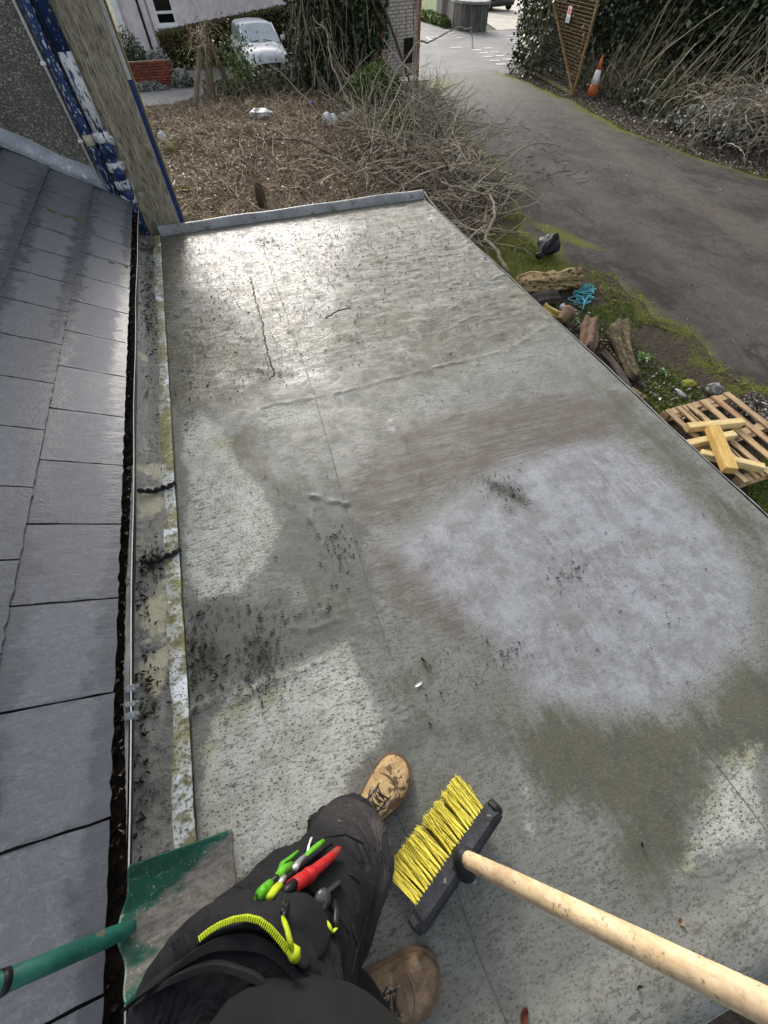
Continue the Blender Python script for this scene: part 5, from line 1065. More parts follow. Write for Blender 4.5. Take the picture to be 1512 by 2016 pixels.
# small litter near the pallet
blob('plastic_scrap', 'flat white plastic scrap in the grass above the pallet', 'scrap', (1366, 796), (.075, .055, .02), plast, 41, .3)
blob('moss_clump', 'bright yellow-green moss clump beside the driveway above the pallet', 'moss', (1354, 757), (.10, .08, .045), two('bright_moss', (.20, .20, .03), (.30, .29, .06), 20, .95, 1.0, .02), 43, .3)
blob('glass_bottle', 'pale grey bottle lying in the grass near the moss clump', 'bottle', (1338, 776), (.035, .10, .035), two('grey_plastic', (.24, .25, .24), (.4, .41, .4), 9, .4), 45, .2)
blob('stone', 'grey angular stone at the driveway edge beyond the pallet', 'stone', (1402, 770), (.10, .09, .07), two('grey_stone', (.14, .14, .13), (.24, .24, .22), 9, .9), 47, .5)
def rosette(label, uv, n_, L, m_):
    p = gp(*uv); z0 = GZ - .015; t = thing('weed_rosette', label, 'weed', (p[0], p[1], z0), 'weeds along the driveway edge')
    for k in range(n_):
        a = 2 * PI * k / n_ + random.uniform(-.2, .2); l = L * random.uniform(.7, 1.15); R_ = []
        for s_ in np.linspace(0, 1, 6):
            ww = .22 * l * math.sin(min(s_ * 1.0 + .08, 1) * PI) ** .8 * .6 + .002; c0 = np.array((math.cos(a) * l * s_, math.sin(a) * l * s_, .02 + .06 * math.sin(s_ * 2.4))); sd_ = np.array((-math.sin(a), math.cos(a), 0)) * ww
            R_.append([tuple(p + c0 - sd_ + (0, 0, .01)), tuple(p + c0), tuple(p + c0 + sd_ + (0, 0, .01))])
        MB().loft(R_, caps=False, closed=False).build('leaf', m_, t, smooth=True)
wd = two('weed_green', (.07, .13, .03), (.13, .21, .06), 9, .5)
rosette('green weed rosette beside the end of the mossy log', (1262, 712), 12, .15, wd); rosette('small weed rosette below the end of the mossy log', (1300, 742), 9, .10, wd); rosette('small weed by the broken pot', (1130, 640), 7, .10, wd)
# grass and litter at the wall foot
def scatter(polys, n_):
    out = []
    for P in polys:
        Q = np.array(gpoly(P)); x = RS.uniform(Q[:, 0].min(), Q[:, 0].max(), n_ * 3); y = RS.uniform(Q[:, 1].min(), Q[:, 1].max(), n_ * 3); ok = poly_sd(x, y, [tuple(q) for q in Q]) > 0
        out.append(np.stack([x[ok][:n_], y[ok][:n_]], 1))
    return np.concatenate(out)
S = scatter([[(1150, 610), (1240, 590), (1262, 640), (1200, 665), (1150, 640)], [(1250, 720), (1330, 740), (1400, 800), (1330, 830), (1280, 800)], [(1470, 960), (1540, 900), (1580, 1010), (1512, 1060)], [(960, 470), (1060, 480), (1120, 540), (1020, 570), (980, 540)], [(1080, 590), (1200, 610), (1270, 690), (1400, 770), (1380, 790), (1250, 720), (1150, 650)]], 1100)
N = len(S); p0 = np.concatenate([S, np.full((N, 1), GZ - .02)], 1); d = RS.normal(size=(N, 3)) * .6; d[:, 2] = 1
tag(twigs('grass', curvy(p0, d, RS.uniform(.03, .10, N), 4, .25), .005, leafmat('grass_blade', (.06, .10, .015), (.16, .21, .04), (.24, .26, .08)), base=(5, 4, GZ), taper=.1), 'short grass and moss along the edge of the driveway', 'grass', kind='stuff')
yv = np.concatenate([RS.uniform(-1, 8.5, 2200), RS.uniform(6, 21, 2600)]); xe = np.concatenate([drvL(yv[:2200]) + RS.normal(-.12, .22, 2200), drvR(yv[2200:]) + RS.normal(.1, .25, 2600)]); kk = fbm(xe * 1.3, yv * 1.3, 77) > .47; xe, yv = xe[kk], yv[kk]; N = len(xe); d = RS.normal(size=(N, 3)) * .7; d[:, 2] = .8
tag(twigs('edge_moss_tufts', curvy(np.stack([xe, yv, np.full(N, GZ - .015)], 1), d, RS.uniform(.03, .09, N), 4, .3), .008, leafmat('moss_tuft', (.07, .08, .012), (.19, .20, .03), (.27, .26, .07)), base=(9, 8, GZ), taper=.2), 'yellow-green moss and grass tufts fringing both driveway edges', 'moss', kind='stuff')
S = scatter([[(1040, 590), (1150, 600), (1250, 680), (1330, 750), (1460, 780), (1500, 850), (1330, 830), (1240, 740), (1150, 680)], [(1440, 790), (1512, 860), (1512, 790), (1480, 770)]], 600); N = len(S)
tag(leaves('wall_foot_litter', np.concatenate([S, np.full((N, 1), GZ + .015)], 1), .05, leafmat('pale_litter', (.05, .04, .03), (.18, .145, .11), (.44, .42, .38)), base=(5, 3.5, GZ), flat=.75), 'dead leaves and wood chips around the logs', 'leaves', kind='stuff')

# ================================================================== ROOF DEBRIS
debm = leafmat('moss_debris', (.018, .015, .010), (.060, .050, .032), (.11, .10, .05), .8)
CL = [(640, 490, 150, 30, 420), (780, 560, 150, 50, 260), (470, 600, 70, 80, 260), (400, 540, 40, 60, 160), (560, 690, 60, 40, 120), (700, 470, 60, 12, 160), (660, 530, 14, 10, 90), (520, 480, 12, 6, 60), (850, 440, 60, 16, 90), (430, 600, 40, 40, 120), (600, 610, 60, 10, 80), (520, 470, 40, 18, 90), (640, 500, 60, 35, 200), (740, 540, 110, 40, 180), (430, 560, 50, 50, 150), (400, 690, 35, 50, 70), (460, 760, 40, 20, 50), (395, 1290, 22, 26, 190), (515, 1285, 28, 40, 200), (450, 1350, 60, 18, 90), (430, 1205, 50, 20, 90),
      (665, 1090, 18, 30, 70), (545, 735, 25, 8, 45), (985, 960, 40, 18, 70), (1120, 1130, 20, 14, 45), (1000, 1290, 20, 20, 30), (600, 560, 120, 80, 160), (850, 480, 80, 50, 120), (560, 1000, 60, 60, 30), (700, 640, 120, 60, 90), (620, 1200, 30, 12, 30), (900, 700, 120, 60, 50), (1250, 1200, 100, 80, 40), (880, 1330, 60, 40, 35), (370, 830, 8, 60, 50), (380, 1330, 6, 60, 60), (370, 700, 12, 60, 60)]
D = []
for u, v, su_, sv_, n_ in CL:
    uu = RS.normal(u, su_, n_); vv = RS.normal(v, sv_, n_)
    for a, b in zip(uu, vv):
        q = at_z(a, b)
        if RX0 + .012 < q[0] < RX1 - .06 and -.5 < q[1] < RY1 - .06: D.append(q[:2])
R2 = np.stack([RS.uniform(RX0 + .02, RX1 - .06, 520), RS.uniform(-.5, RY1 - .05, 520)], 1); D = np.array(D + [tuple(q) for q in R2])
zd = np.array([zroof(a, b) for a, b in D]); N = len(D); size = np.where(np.arange(N) < N - 520, RS.uniform(.006, .020, N), RS.uniform(.003, .009, N)) * np.where(RS.rand(N) < .04, 1.5, 1)
o = leaves('moss_debris', np.column_stack([D, zd + .003]), size, debm, base=(.6, 2, 0), flat=.82, aspect=.24, bend=.22); tag(o, 'dark moss scraps and shrivelled leaves strewn over the felt', 'debris', kind='stuff')
N = 900; k = RS.randint(0, len(D), N); p0 = np.column_stack([D[k] + RS.normal(0, .012, (N, 2)), zd[k] + .004]); d = RS.normal(size=(N, 3)); d[:, 2] *= .12
tag(twigs('fine_needles', curvy(p0, d, RS.uniform(.012, .045, N), 5, .35), .0009, debm, base=(.6, 2, 0)), 'fine dark needles and stalks stuck to the wet felt', 'debris', kind='stuff')
F = []
for u, v, su_, sv_, n_ in [(292, 560, 12, 70, 320), (300, 640, 14, 30, 120), (300, 1105, 14, 16, 130), (285, 1180, 10, 40, 70), (290, 1360, 14, 50, 90), (300, 780, 20, 60, 50), (275, 1550, 14, 80, 80), (320, 610, 14, 8, 50)]:
    for a, b in zip(RS.normal(u, su_, n_), RS.normal(v, sv_, n_)):
        q = at_z(a, b, .028)
        if -.735 < q[0] < -.60 and q[1] < 4.3: F.append((q[0], q[1], float(np.interp(q[0], [-.74, -.70, -.66, -.60], [.077, .038, .024, .018])) + .003))
tag(leaves('gutter_debris', np.array(F), RS.uniform(.008, .024, len(F)), debm, base=(-.66, 2, 0), flat=.7, aspect=.4), 'black rotted leaf scraps lying along the flashing below the gutter', 'debris', kind='stuff')
N = 700; y = RS.uniform(-.6, 4.35, N); y = np.where(RS.rand(N) < .45, RS.uniform(3.0, 4.35, N), y); C = np.stack([gx + RS.uniform(-.03, .035, N), y, np.full(N, gz - .014)], 1)
tag(leaves('gutter_leaves', C, .016, leafmat('gutter_leaf', (.015, .011, .008), (.05, .035, .022), (.16, .09, .05)), base=(gx, 2, gz), flat=.6), 'rotting leaves lying in the black gutter', 'leaves', kind='stuff')
# moss along slate joints
sm = two('slate_moss', (.06, .09, .015), (.12, .15, .03), 60, .95, 1, .004)
def slate_pt(u, v):
    d = ray(u, v); n_ = UN; o0 = np.array([0, 0, CAM_H]); t = ((EAVE + UN * .012 - o0) @ n_) / (d @ n_); return o0 + t * d
for k, (a, b) in enumerate((((92, 412), (110, 420)), ((118, 424), (140, 431)), ((143, 430), (170, 440)), ((214, 517), (226, 521)), ((245, 524), (253, 531)))):
    p, q = slate_pt(*a), slate_pt(*b); pts = [p + (q - p) * t + (0, 0, .003) for t in np.linspace(0, 1, 8)]
    MB().tube(pts, [.0015 + .005 * random.random() + .004 * math.sin(PI * j / 7) for j in range(8)], 6).build('joint_moss', sm, house, smooth=True)
# single oddments on the felt
def scrap(name, label, cat, uv, L, m_, asp=.4):
    p = at_z(*uv); z0 = zroof(p[0], p[1]); a = random.uniform(0, 6); R_ = []
    for s_ in np.linspace(-1, 1, 7):
        ww = L * asp * .5 * math.sqrt(max(0, 1 - s_ * s_)) + .0004; c0 = np.array((p[0] + math.cos(a) * L / 2 * s_, p[1] + math.sin(a) * L / 2 * s_, z0 + .004 + .006 * s_ * s_)); sd_ = np.array((-math.sin(a), math.cos(a), .15)) * ww; R_.append([tuple(c0 - sd_ + (0, 0, .004)), tuple(c0), tuple(c0 + sd_ + (0, 0, .003))])
    return tag(MB().loft(R_, caps=False, closed=False).build(name, m_, base=(p[0], p[1], z0)), label, cat)
scrap('red_leaf', 'curled dark red leaf at the bottom of the roof', 'leaf', (1030, 1998), .036, two('red_leaf', (.07, .016, .010), (.15, .045, .028), 60, .8, .8), .5)
scrap('white_feather', 'tiny white feather on the felt above the boots', 'feather', (824, 1348), .035, upvc, .22)
scrap('dark_leaf', 'single dark pointed leaf above the white feather', 'leaf', (834, 1302), .028, debm, .35)
scrap('brown_leaf', 'small brown leaf right of the broom handle', 'leaf', (1335, 1812), .016, two('tan_leaf', (.20, .13, .08), (.3, .2, .13), 30, .7), .8)
scrap('dark_leaf', 'dark leaf stuck to the felt below the broom handle', 'leaf', (1248, 1936), .016, debm, .4)
scrap('dark_leaf', 'dark grey leaf on the olive patch right of the broom', 'leaf', (1262, 1664), .018, debm, .4)

# ================================================================== BROOM
bA, bB = at_z(968, 1600, .085), at_z(828, 1808, .085); ax = bB - bA; BL = np.linalg.norm(ax); ax /= BL
pr = np.cross((0, 0, 1.), ax); pr /= np.linalg.norm(pr)
if pr @ np.array((-.45, .89, 0)) < 0: pr = -pr
bdir = pr * .78 - np.array((0, 0, .62)); bdir /= np.linalg.norm(bdir)          # bristles point forward-left and down
bnrm = np.cross(ax, bdir); mid = (bA + bB) / 2
br_ = thing('yard_broom', 'yellow-bristled broom with black head and pale wooden handle', 'broom', tuple(mid * (1, 1, 0)))
BRt = np.column_stack([ax, bnrm, bdir]); hb = two('black_broom_block', (.012, .013, .016), (.030, .032, .038), 9, .5, .5, .004, spots=(30, (.12, .12, .12), .68))
R_ = []
for s_ in np.linspace(-1, 1, 21):
    e = 1 - max(0, (abs(s_) - .88) / .12) ** 2 * .35; c0 = mid + ax * s_ * (BL / 2 + .012); R_.append([tuple(c0 + bnrm * a * e + bdir * b) for a, b in ((-.018, .020), (-.021, 0), (-.017, -.020), (-.008, -.027), (.008, -.027), (.017, -.020), (.021, 0), (.018, .020))])
MB().loft(R_).build('head', hb, br_)
for s_ in (-1, 1): MB().cbox(mid + ax * s_ * (BL / 2 + .016), (.022, .042, .034), .006, BRt).build('scraper_end', hb, br_)
ym = leafmat('yellow_bristle', (.50, .42, .035), (.76, .67, .10), (.12, .10, .03), .5, .90); g_ = ym
per = 52; rows_ = 5; k = 0
for i_ in range(27):
    for j in range(rows_):
        c0 = mid + ax * ((i_ + .5) / 27 - .5) * (BL - .012) + bnrm * (j - 2) * .0078 + bdir * .016
        p0 = c0 + RS.normal(size=(per, 3)) * .0014; dd = bdir + ax * (.10 * ((i_ + .5) / 27 - .5) * 2 + .10 * math.sin(i_ * 1.9) + .06 * math.sin(i_ * 4.7 + j)) + bnrm * (j - 2) * .045; dd = dd + RS.normal(size=(per, 3)) * .038
        Lb = np.full(per, .114) * RS.uniform(.94, 1.03, per)
        D0 = curvy(p0, dd, Lb, 4, .02) if (i_, j) == (0, 0) else np.concatenate([D0, curvy(p0, dd, Lb, 4, .02)])
D0[:, :, 2] = np.maximum(D0[:, :, 2], .004)
twigs('bristles', D0, .0010, ym, br_, taper=.8)['kind'] = 'stuff'
sk = mid - bdir * .018; h0 = at_z(912, 1688, .125); rayH = ray(1530, 1992); h1 = np.array((0, 0, CAM_H)) + rayH * .50
hdir = (h1 - h0) / np.linalg.norm(h1 - h0); h1 = h0 + hdir * np.linalg.norm(h1 - h0) * 1.45
MB().tube([sk + bdir * .012, sk - bdir * .01, h0 - hdir * .01, h0 + hdir * .02], [.030, .026, .025, .0245], 16).build('socket', hb, br_, smooth=True)
gw = NG('broom_handle_wood'); co = gw.co(); n_ = gw.noise(3, 5, .6, gw.co(scale=(14, 14, 3))); n2 = gw.noise(90, 3, .6); n3 = gw.noise(9, 4, .6)
c = gw.mix(gw.step(n_, .3, .7), (.50, .36, .20), (.66, .52, .33)); c = gw.mix(gw.step(n3, .42, .66, 0, .6), c, (.33, .235, .15)); c = gw.mix(gw.step(n2, .58, .70, 0, .75), c, (.15, .105, .07)); c = gw.mix(gw.step(gw.noise(5, 6, .8, gw.co(scale=(30, 30, 4), rot=(.3, .3, 0))), .52, .66, 0, .6), c, (.24, .165, .10)); hwm = gw.fin(c, .55, gw.bump(n2, .3, .002))
hr_ = .0205; pts = [h0 + (h1 - h0) * t for t in np.linspace(0, 1, 24)]
MB().tube(pts, [hr_ * (.90 + .1 * min(1, t * 6)) * (1 + .012 * math.sin(t * 40)) for t in np.linspace(0, 1, 24)], 20).build('handle', hwm, br_, smooth=True)
MB().lathe(tuple(sk - bdir * .012 + pr * -.024), [(.001, 0), (.006, 0), (.006, .004), (.001, .005)], 8).build('screw', clipm, br_)

# ================================================================== SHOVEL
sv_t = thing('green_shovel', 'worn green square-mouthed shovel propped across the gutter', 'shovel', tuple(at_z(460, 1700, 0)))
A_, B_, C_, D_ = at_z(234, 1712, .275), at_z(456, 1632, .022), at_z(486, 1842, .022), at_z(222, 1984, .275)
gsv = NG('worn_green_paint'); n1 = gsv.noise(9, 5, .6, gsv.co(rot=(0, 0, -.35), scale=(.55, 2.2, 1))); n2 = gsv.noise(40, 5, .7, gsv.co(rot=(0, 0, -.35), scale=(.5, 2.5, 1))); n3 = gsv.noise(150, 3, .6)
wear = gsv.attr('W')[0]
c = gsv.mix(gsv.step(n1, .3, .7), (.010, .065, .042), (.018, .115, .075)); wk = gsv.step(gsv.math('ADD', wear, gsv.math('MULTIPLY', gsv.math('SUBTRACT', n1, .5), 1.7)), .34, .66)
c = gsv.mix(gsv.math('MULTIPLY', wk, .92), c, gsv.mix(gsv.step(n2, .35, .65), (.125, .105, .09), (.24, .215, .195))); c = gsv.mix(gsv.step(n2, .62, .7, 0, .7), c, (.035, .06, .045)); c = gsv.mix(gsv.step(n3, .62, .70, 0, .7), c, (.36, .36, .34)); c = gsv.mix(gsv.step(gsv.noise(26, 6, .8, gsv.co(rot=(0, 0, -.35), scale=(.25, 3.5, 1))), .58, .66, 0, .75), c, (.34, .33, .31))
shm = gsv.fin(c, gsv.mix(wk, (.32, .32, .32), (.5, .5, .5)), gsv.bump(n2, .4, .003), metal=.15)
nn_, mm_ = 40, 40; pn = np.cross(B_ - A_, D_ - A_); pn /= np.linalg.norm(pn); pn = pn if pn[2] > 0 else -pn; V = []; W = []
for i_ in range(nn_ + 1):
    s_ = i_ / nn_
    for j in range(mm_ + 1):
        t = j / mm_; sc = .050 * (1 - s_) ** 3 * (1 - abs(math.sin(PI * (t * 2))) ** 1.0) if False else 0
        rear = .10 * ((abs(t - .5) * 2) ** 1.5 - .55) * (1 - s_) ** 2 * -1                      # scalloped back edge, drawn out at the socket
        s2 = s_ + (rear * .0); P = (A_ * (1 - t) + D_ * t) * (1 - s2) + (B_ * (1 - t) + C_ * t) * s2
        sca = (math.cos(4 * PI * t) - 1) / 2 * -.055 * (1 - s_) ** 4; P = P + (B_ - A_) * sca
        up = .022 * (abs(t - .5) * 2) ** 3.2 * (1 - .55 * s_) + .02 * (1 - s_) ** 5 * (abs(t - .5) * 2) - .010 * math.sin(PI * t) + .016 * math.exp(-((t - .5) / .09) ** 2) * (1 - s_) ** 3
        r_ = .0
        if s_ > .93 and (t < .05 or t > .95): P = P - (B_ - A_) * .02 * ((s_ - .93) / .07) ** 2
        V.append(P + pn * up); W.append(np.clip(.25 + .75 * s_ * .8 + .25 * math.sin(PI * t) - .75 * math.exp(-(t / .16) ** 2) - .5 * (1 - s_) ** 2 * (t > .15) * (t < .45) + .3 * (s_ > .93), 0, 1))
idx = (np.arange(nn_)[:, None] * (mm_ + 1) + np.arange(mm_)[None]).ravel(); me = npmesh('blade', np.array(V), np.stack([idx, idx + 1, idx + mm_ + 2, idx + mm_ + 1], 1)); setattr_col(me, 'W', np.stack([W, W, W, np.ones(len(W))], -1))
blade = link('blade', me, shm, sv_t, smooth=True); so = blade.modifiers.new('thick', 'SOLIDIFY'); so.thickness = .0022; so.offset = 0
rm = (A_ + D_) / 2 + pn * .014; e1 = at_z(-60, 1962, .50); hm = two('green_shaft', (.010, .075, .055), (.022, .125, .092), 7, .45, .3, spots=(26, (.10, .09, .075), .62))
pts = [rm + (B_ - A_) * .10 + pn * .002, rm + (B_ - A_) * .02, rm + (e1 - rm) * .12, rm + (e1 - rm) * .5, e1]
MB().tube(pts, [(.006, .010), (.014, .015), (.0168, .0168), (.0168, .0168), (.0168, .0168)], 18).build('shaft', hm, sv_t, smooth=True)
MB().tube([p_ + np.array((0, 0, .0166)) for p_ in pts[2:]], .0012, 5).build('shaft_seam', blk, sv_t)
cpos = rm + (e1 - rm) * .80; cdir = (e1 - rm) / np.linalg.norm(e1 - rm); MB().tube([cpos, cpos + cdir * .012], .0186, 18).build('collar', blk, sv_t, smooth=True)

# ================================================================== PERSON (legs and jacket hem)
per_t = thing('person', 'person in black work trousers and muddy boots standing on the felt roof', 'person', (-.17, -.2, 0))
gt = NG('black_cotton'); n1 = gt.noise(7, 5, .6); n2 = gt.noise(380, 2, .5); n3 = gt.noise(26, 5, .7); dus = gt.attr('W')[0]
c = gt.mix(gt.step(n1, .3, .7), (.0045, .005, .006), (.010, .0105, .012)); c = gt.mix(gt.step(n3, .62, .8, 0, .3), c, (.03, .028, .026))
c = gt.mix(gt.math('MULTIPLY', dus, gt.step(n3, .3, .7, .35, .95)), c, (.070, .058, .056)); c = gt.mix(gt.math('MULTIPLY', dus, gt.step(gt.noise(60, 4, .7), .64, .70)), c, (.30, .28, .26))
trm = gt.fin(c, .85, gt.bump(gt.math('ADD', gt.math('MULTIPLY', n2, .3), gt.math('MULTIPLY', n3, .4)), .35, .003, gt.bump(gt.noise(11, 3, .5, gt.co(scale=(1, 1, 2.2), rot=(.5, .3, 0)), 1.6), .9, .03)), spec=.25)
mb = MB()
def limb(js, rs, n=20):
    P = []; R0 = []
    js = [np.array(j, float) for j in js]
    for (a, b, r0, r1) in zip(js[:-1], js[1:], rs[:-1], rs[1:]):
        for k in range(6): t = k / 6; P.append(a + (b - a) * t); R0.append(r0 + (r1 - r0) * (t * t * (3 - 2 * t)))
    P.append(js[-1]); R0.append(rs[-1]); mb.tube(P, R0, n)
LK = at_z(688, 1690, .44); LH = at_z(440, 2070, .83)
limb([(-.135, -.066, .085), (-.135, -.07, .20), (-.125, -.070, .32), tuple(LK), tuple(at_z(632, 1775, .54)), tuple(at_z(570, 1850, .63)), tuple(at_z(505, 1950, .73)), tuple(LH)], [.064, .070, .074, .080, .086, .092, .098, .105])
limb([(-.235, -.375, .085), (-.225, -.37, .22), (-.205, -.365, .36), (-.175, -.36, .48), (-.185, -.345, .62), (-.20, -.33, .74), (-.22, -.32, .86)], [.066, .072, .078, .084, .096, .106, .114])
mb.lathe((-.235, -.27, .90), [(.001, -.12), (.08, -.10), (.12, -.04), (.13, .02), (.13, .12), (.12, .18), (.001, .18)], 24)
raw = mb.mesh('trousers'); tmp = bpy.data.objects.new('tmp', raw); COL.objects.link(tmp)
rmod = tmp.modifiers.new('r', 'REMESH'); rmod.mode = 'VOXEL'; rmod.voxel_size = .009; smod = tmp.modifiers.new('s', 'SMOOTH'); smod.iterations = 8; smod.factor = .6
dg = bpy.context.evaluated_depsgraph_get(); me = bpy.data.meshes.new_from_object(tmp.evaluated_get(dg)); bpy.data.objects.remove(tmp)
n_ = len(me.vertices); co_ = np.zeros(n_ * 3, np.float32); me.vertices.foreach_get('co', co_); co_ = co_.reshape(-1, 3).astype(float); no_ = np.zeros(n_ * 3, np.float32); me.vertices.foreach_get('normal', no_); no_ = no_.reshape(-1, 3)
f1 = np.abs(fbm(co_[:, 0] * 9 + co_[:, 1] * 5 + 3, co_[:, 2] * 13 + co_[:, 1] * 6, 91, 3) - .5) * 2; f2 = fbm(co_[:, 0] * 4 + 8, co_[:, 2] * 5 + co_[:, 1] * 4, 92, 2) - .5
kfold = np.where(co_[:, 2] < .32, 1.5, .8); co_ += no_ * ((.5 - f1)[:, None] * .034 * kfold[:, None] + f2[:, None] * .024); me.vertices.foreach_set('co', co_.astype(np.float32).ravel()); me.name = 'trousers'; me.materials.clear()
kd = np.linalg.norm(co_ - (LK + np.array((.03, .015, .03))), axis=1); wv = np.clip(1 - kd / .125, 0, 1) ** .7 * .9; setattr_col(me, 'W', np.stack([wv, wv, wv, np.ones(n_)], -1))
from mathutils.bvhtree import BVHTree
TB = BVHTree.FromPolygons([tuple(q) for q in co_], [tuple(p_.vertices) for p_ in me.polygons])
link('trousers', me, trm, per_t, smooth=True)
jm = two('black_jacket', (.0045, .005, .0052), (.009, .0095, .010), 9, .8, .3, .002, spec=.25, fine=300)
trm2 = two('black_canvas', (.005, .0055, .0065), (.012, .0125, .014), 9, .85, .3, .002, spec=.25, fine=300)
# jacket: flared lower hem over the hips
jc = at_z(660, 1950, .87)[:2] - np.array((.06, .155))
R_ = []
for z, k in ((.865, 1.02), (.852, 1.06), (.86, 1.09), (.88, 1.09), (.93, 1.05), (1.0, 1.0), (1.08, .97), (1.14, .97)):
    R_.append([(jc[0] + (.145 * k + .012 * math.sin(5 * a + 1)) * math.cos(a), jc[1] + (.165 * k + .012 * math.sin(4 * a)) * math.sin(a), z + .018 * math.sin(3 * a + .5)) for a in np.linspace(0, 2 * PI, 40, endpoint=False)])
MB().loft(R_).build('jacket', jm, per_t, smooth=True)

def boot(name_lbl, toe, heel, upper, solem, seed):
    toe, heel = np.array((*toe, 0.)), np.array((*heel, 0.)); L = np.linalg.norm(toe - heel); f = (toe - heel) / L; sd_ = np.array((-f[1], f[0], 0)); root = None
    st = np.array([0, .04, .12, .25, .40, .52, .64, .75, .85, .93, .98, 1.0]); hwid = np.array([.018, .030, .036, .036, .037, .043, .051, .055, .053, .042, .026, .008]); hh = np.array([.10, .115, .125, .13, .125, .105, .088, .076, .068, .058, .045, .034]); off = np.array([0, 0, 0, 0, -.002, -.004, -.004, -.002, .002, .006, .008, .008])
    q = np.linspace(0, 1, 34); q = 1 - (1 - q) ** 1.25
    W_, H_, O_ = np.interp(q, st, hwid), np.interp(q, st, hh), np.interp(q, st, off)
    R_ = []
    for s_, w_, h_, o_ in zip(q, W_, H_, O_):
        c0 = heel + f * L * s_ + sd_ * o_; ring = []
        for a in np.linspace(0, 2 * PI, 28, endpoint=False):
            ca, sa = math.cos(a), math.sin(a); ex = .62 if sa > 0 else .35
            x = w_ * math.copysign(abs(ca) ** .75, ca); zz = (h_ - .03) * (abs(sa) ** ex) + .03 if sa > 0 else .03 - .012 * abs(sa) ** .5
            wr = .0022 * math.sin(s_ * 60 + a * 2 + seed) * (.45 < s_ < .72) ; ring.append(tuple(c0 + sd_ * x + np.array((0, 0, zz + wr))))
        R_.append(ring)
    bt = MB().loft(R_).build('boot', upper, per_t, smooth=True)
    an = heel + f * .085; MB().tube([an + f * .005 + (0, 0, .07), an + (0, 0, .12), an + (0, 0, .155), an - f * .004 + (0, 0, .165)], [(.046, .056), (.046, .054), (.050, .056), (.046, .051)], 22, up=sd_).build('ankle_collar', upper, bt, smooth=True)
    ol = [heel + f * L * (s_ * 1.035 - .012) + sd_ * (o_ + (w_ + .006)) for s_, w_, o_ in zip(q, W_, O_)] + [heel + f * L * (s_ * 1.035 - .012) + sd_ * (o_ - (w_ + .006)) for s_, w_, o_ in list(zip(q, W_, O_))[::-1]]
    MB().prism([p_[:2] for p_ in ol], .004, .031).build('sole', solem, bt)
    for k in range(7):
        MB().cbox(heel + f * L * (.08 + .135 * k) + (0, 0, .006), (.018, .085 if k not in (0, 6) else .055, .008), .002, rotm(0, 0, math.atan2(f[1], f[0]))).build('tread', solem, bt)
    # toe cap stitching and tongue
    def top(s_, x=0.):
        h_ = float(np.interp(s_, st, hh)); w_ = float(np.interp(s_, st, hwid)); k = min(abs(x) / w_, .98); return heel + f * L * s_ + sd_ * (x + float(np.interp(s_, st, off))) + np.array((0, 0, .03 + (h_ - .03) * (1 - k ** 2.6) ** .5 + .002))
    tg = [[tuple(top(s_, x) + np.array((0, 0, .004))) for x in np.linspace(-.017, .017, 5)] for s_ in np.linspace(.40, .66, 7)]
    MB().loft(tg, caps=False, closed=False).build('tongue', upper, bt, smooth=True)
    MB().tube([top(.80 - .03 * (x / .045) ** 2 * 2, x) for x in np.linspace(-.046, .046, 17)], .0016, 5).build('toe_seam', solem, bt)
    for sx in (-1, 1): MB().tube([top(s_, sx * (.019 + .010 * (s_ - .4))) for s_ in np.linspace(.40, .70, 9)], .0022, 5).build('eyelet_facing', solem, bt, smooth=True)
    lc = two('lace_%d' % seed, (.012, .011, .010), (.035, .030, .026), 30, .8)
    rws = np.linspace(.44, .67, 6)
    for k in range(5):
        for sx in (-1, 1): MB().tube([top(rws[k], sx * .022) + (0, 0, .001), (top(rws[k], sx * .008) * .5 + top(rws[k + 1], -sx * .008) * .5) + np.array((0, 0, .008)), top(rws[k + 1], -sx * .022) + (0, 0, .001)], .0024, 6).build('lace', lc, bt, smooth=True)
        for sx in (-1, 1): MB().lathe(tuple(top(rws[k], sx * .023)), [(.004, 0), (.0045, .002), (.002, .0025)], 8).build('eyelet', clipm, bt)
    kn = top(.44) + np.array((0, 0, .012))
    for sx, l in ((-1, .05), (1, .045)):
        pts = [kn + sd_ * sx * l * math.sin(a) * .9 + f * (.018 * (1 - math.cos(a)) - .01 * a) + np.array((0, 0, .004 * math.sin(a * 2))) for a in np.linspace(0, PI, 12)]
        MB().tube(pts, .0024, 6).build('lace_loop', lc, bt, smooth=True); e_ = kn + sd_ * sx * .03 + f * .05 + np.array((0, 0, -.03)); MB().tube([kn, (kn + e_) / 2 + (0, 0, .008), e_], .0022, 6).build('lace_end', lc, bt, smooth=True)
    MB().lathe(tuple(kn), [(.001, -.006), (.007, -.003), (.007, .003), (.001, .006)], 8, caps=False).build('lace_knot', lc, bt, smooth=True)
    return bt
tan1 = two('tan_leather', (.27, .18, .085), (.44, .31, .155), 22, .8, .8, .004, spots=(24, (.10, .06, .035), .56), fine=120); brn = two('muddy_leather', (.085, .056, .034), (.20, .14, .088), 18, .6, .9, .004, spots=(34, (.40, .36, .30), .66), fine=120); sol1 = two('boot_sole', (.10, .065, .04), (.17, .115, .075), 10, .8)
t1 = at_z(797, 1500, .02)[:2]; boot('left', t1, t1 - np.array((.885, .465)) * .305, tan1, sol1, 1)
t2 = at_z(862, 1925, .02)[:2]; boot('right', t2, t2 - np.array((.985, -.17)) * .305, brn, sol1, 2)

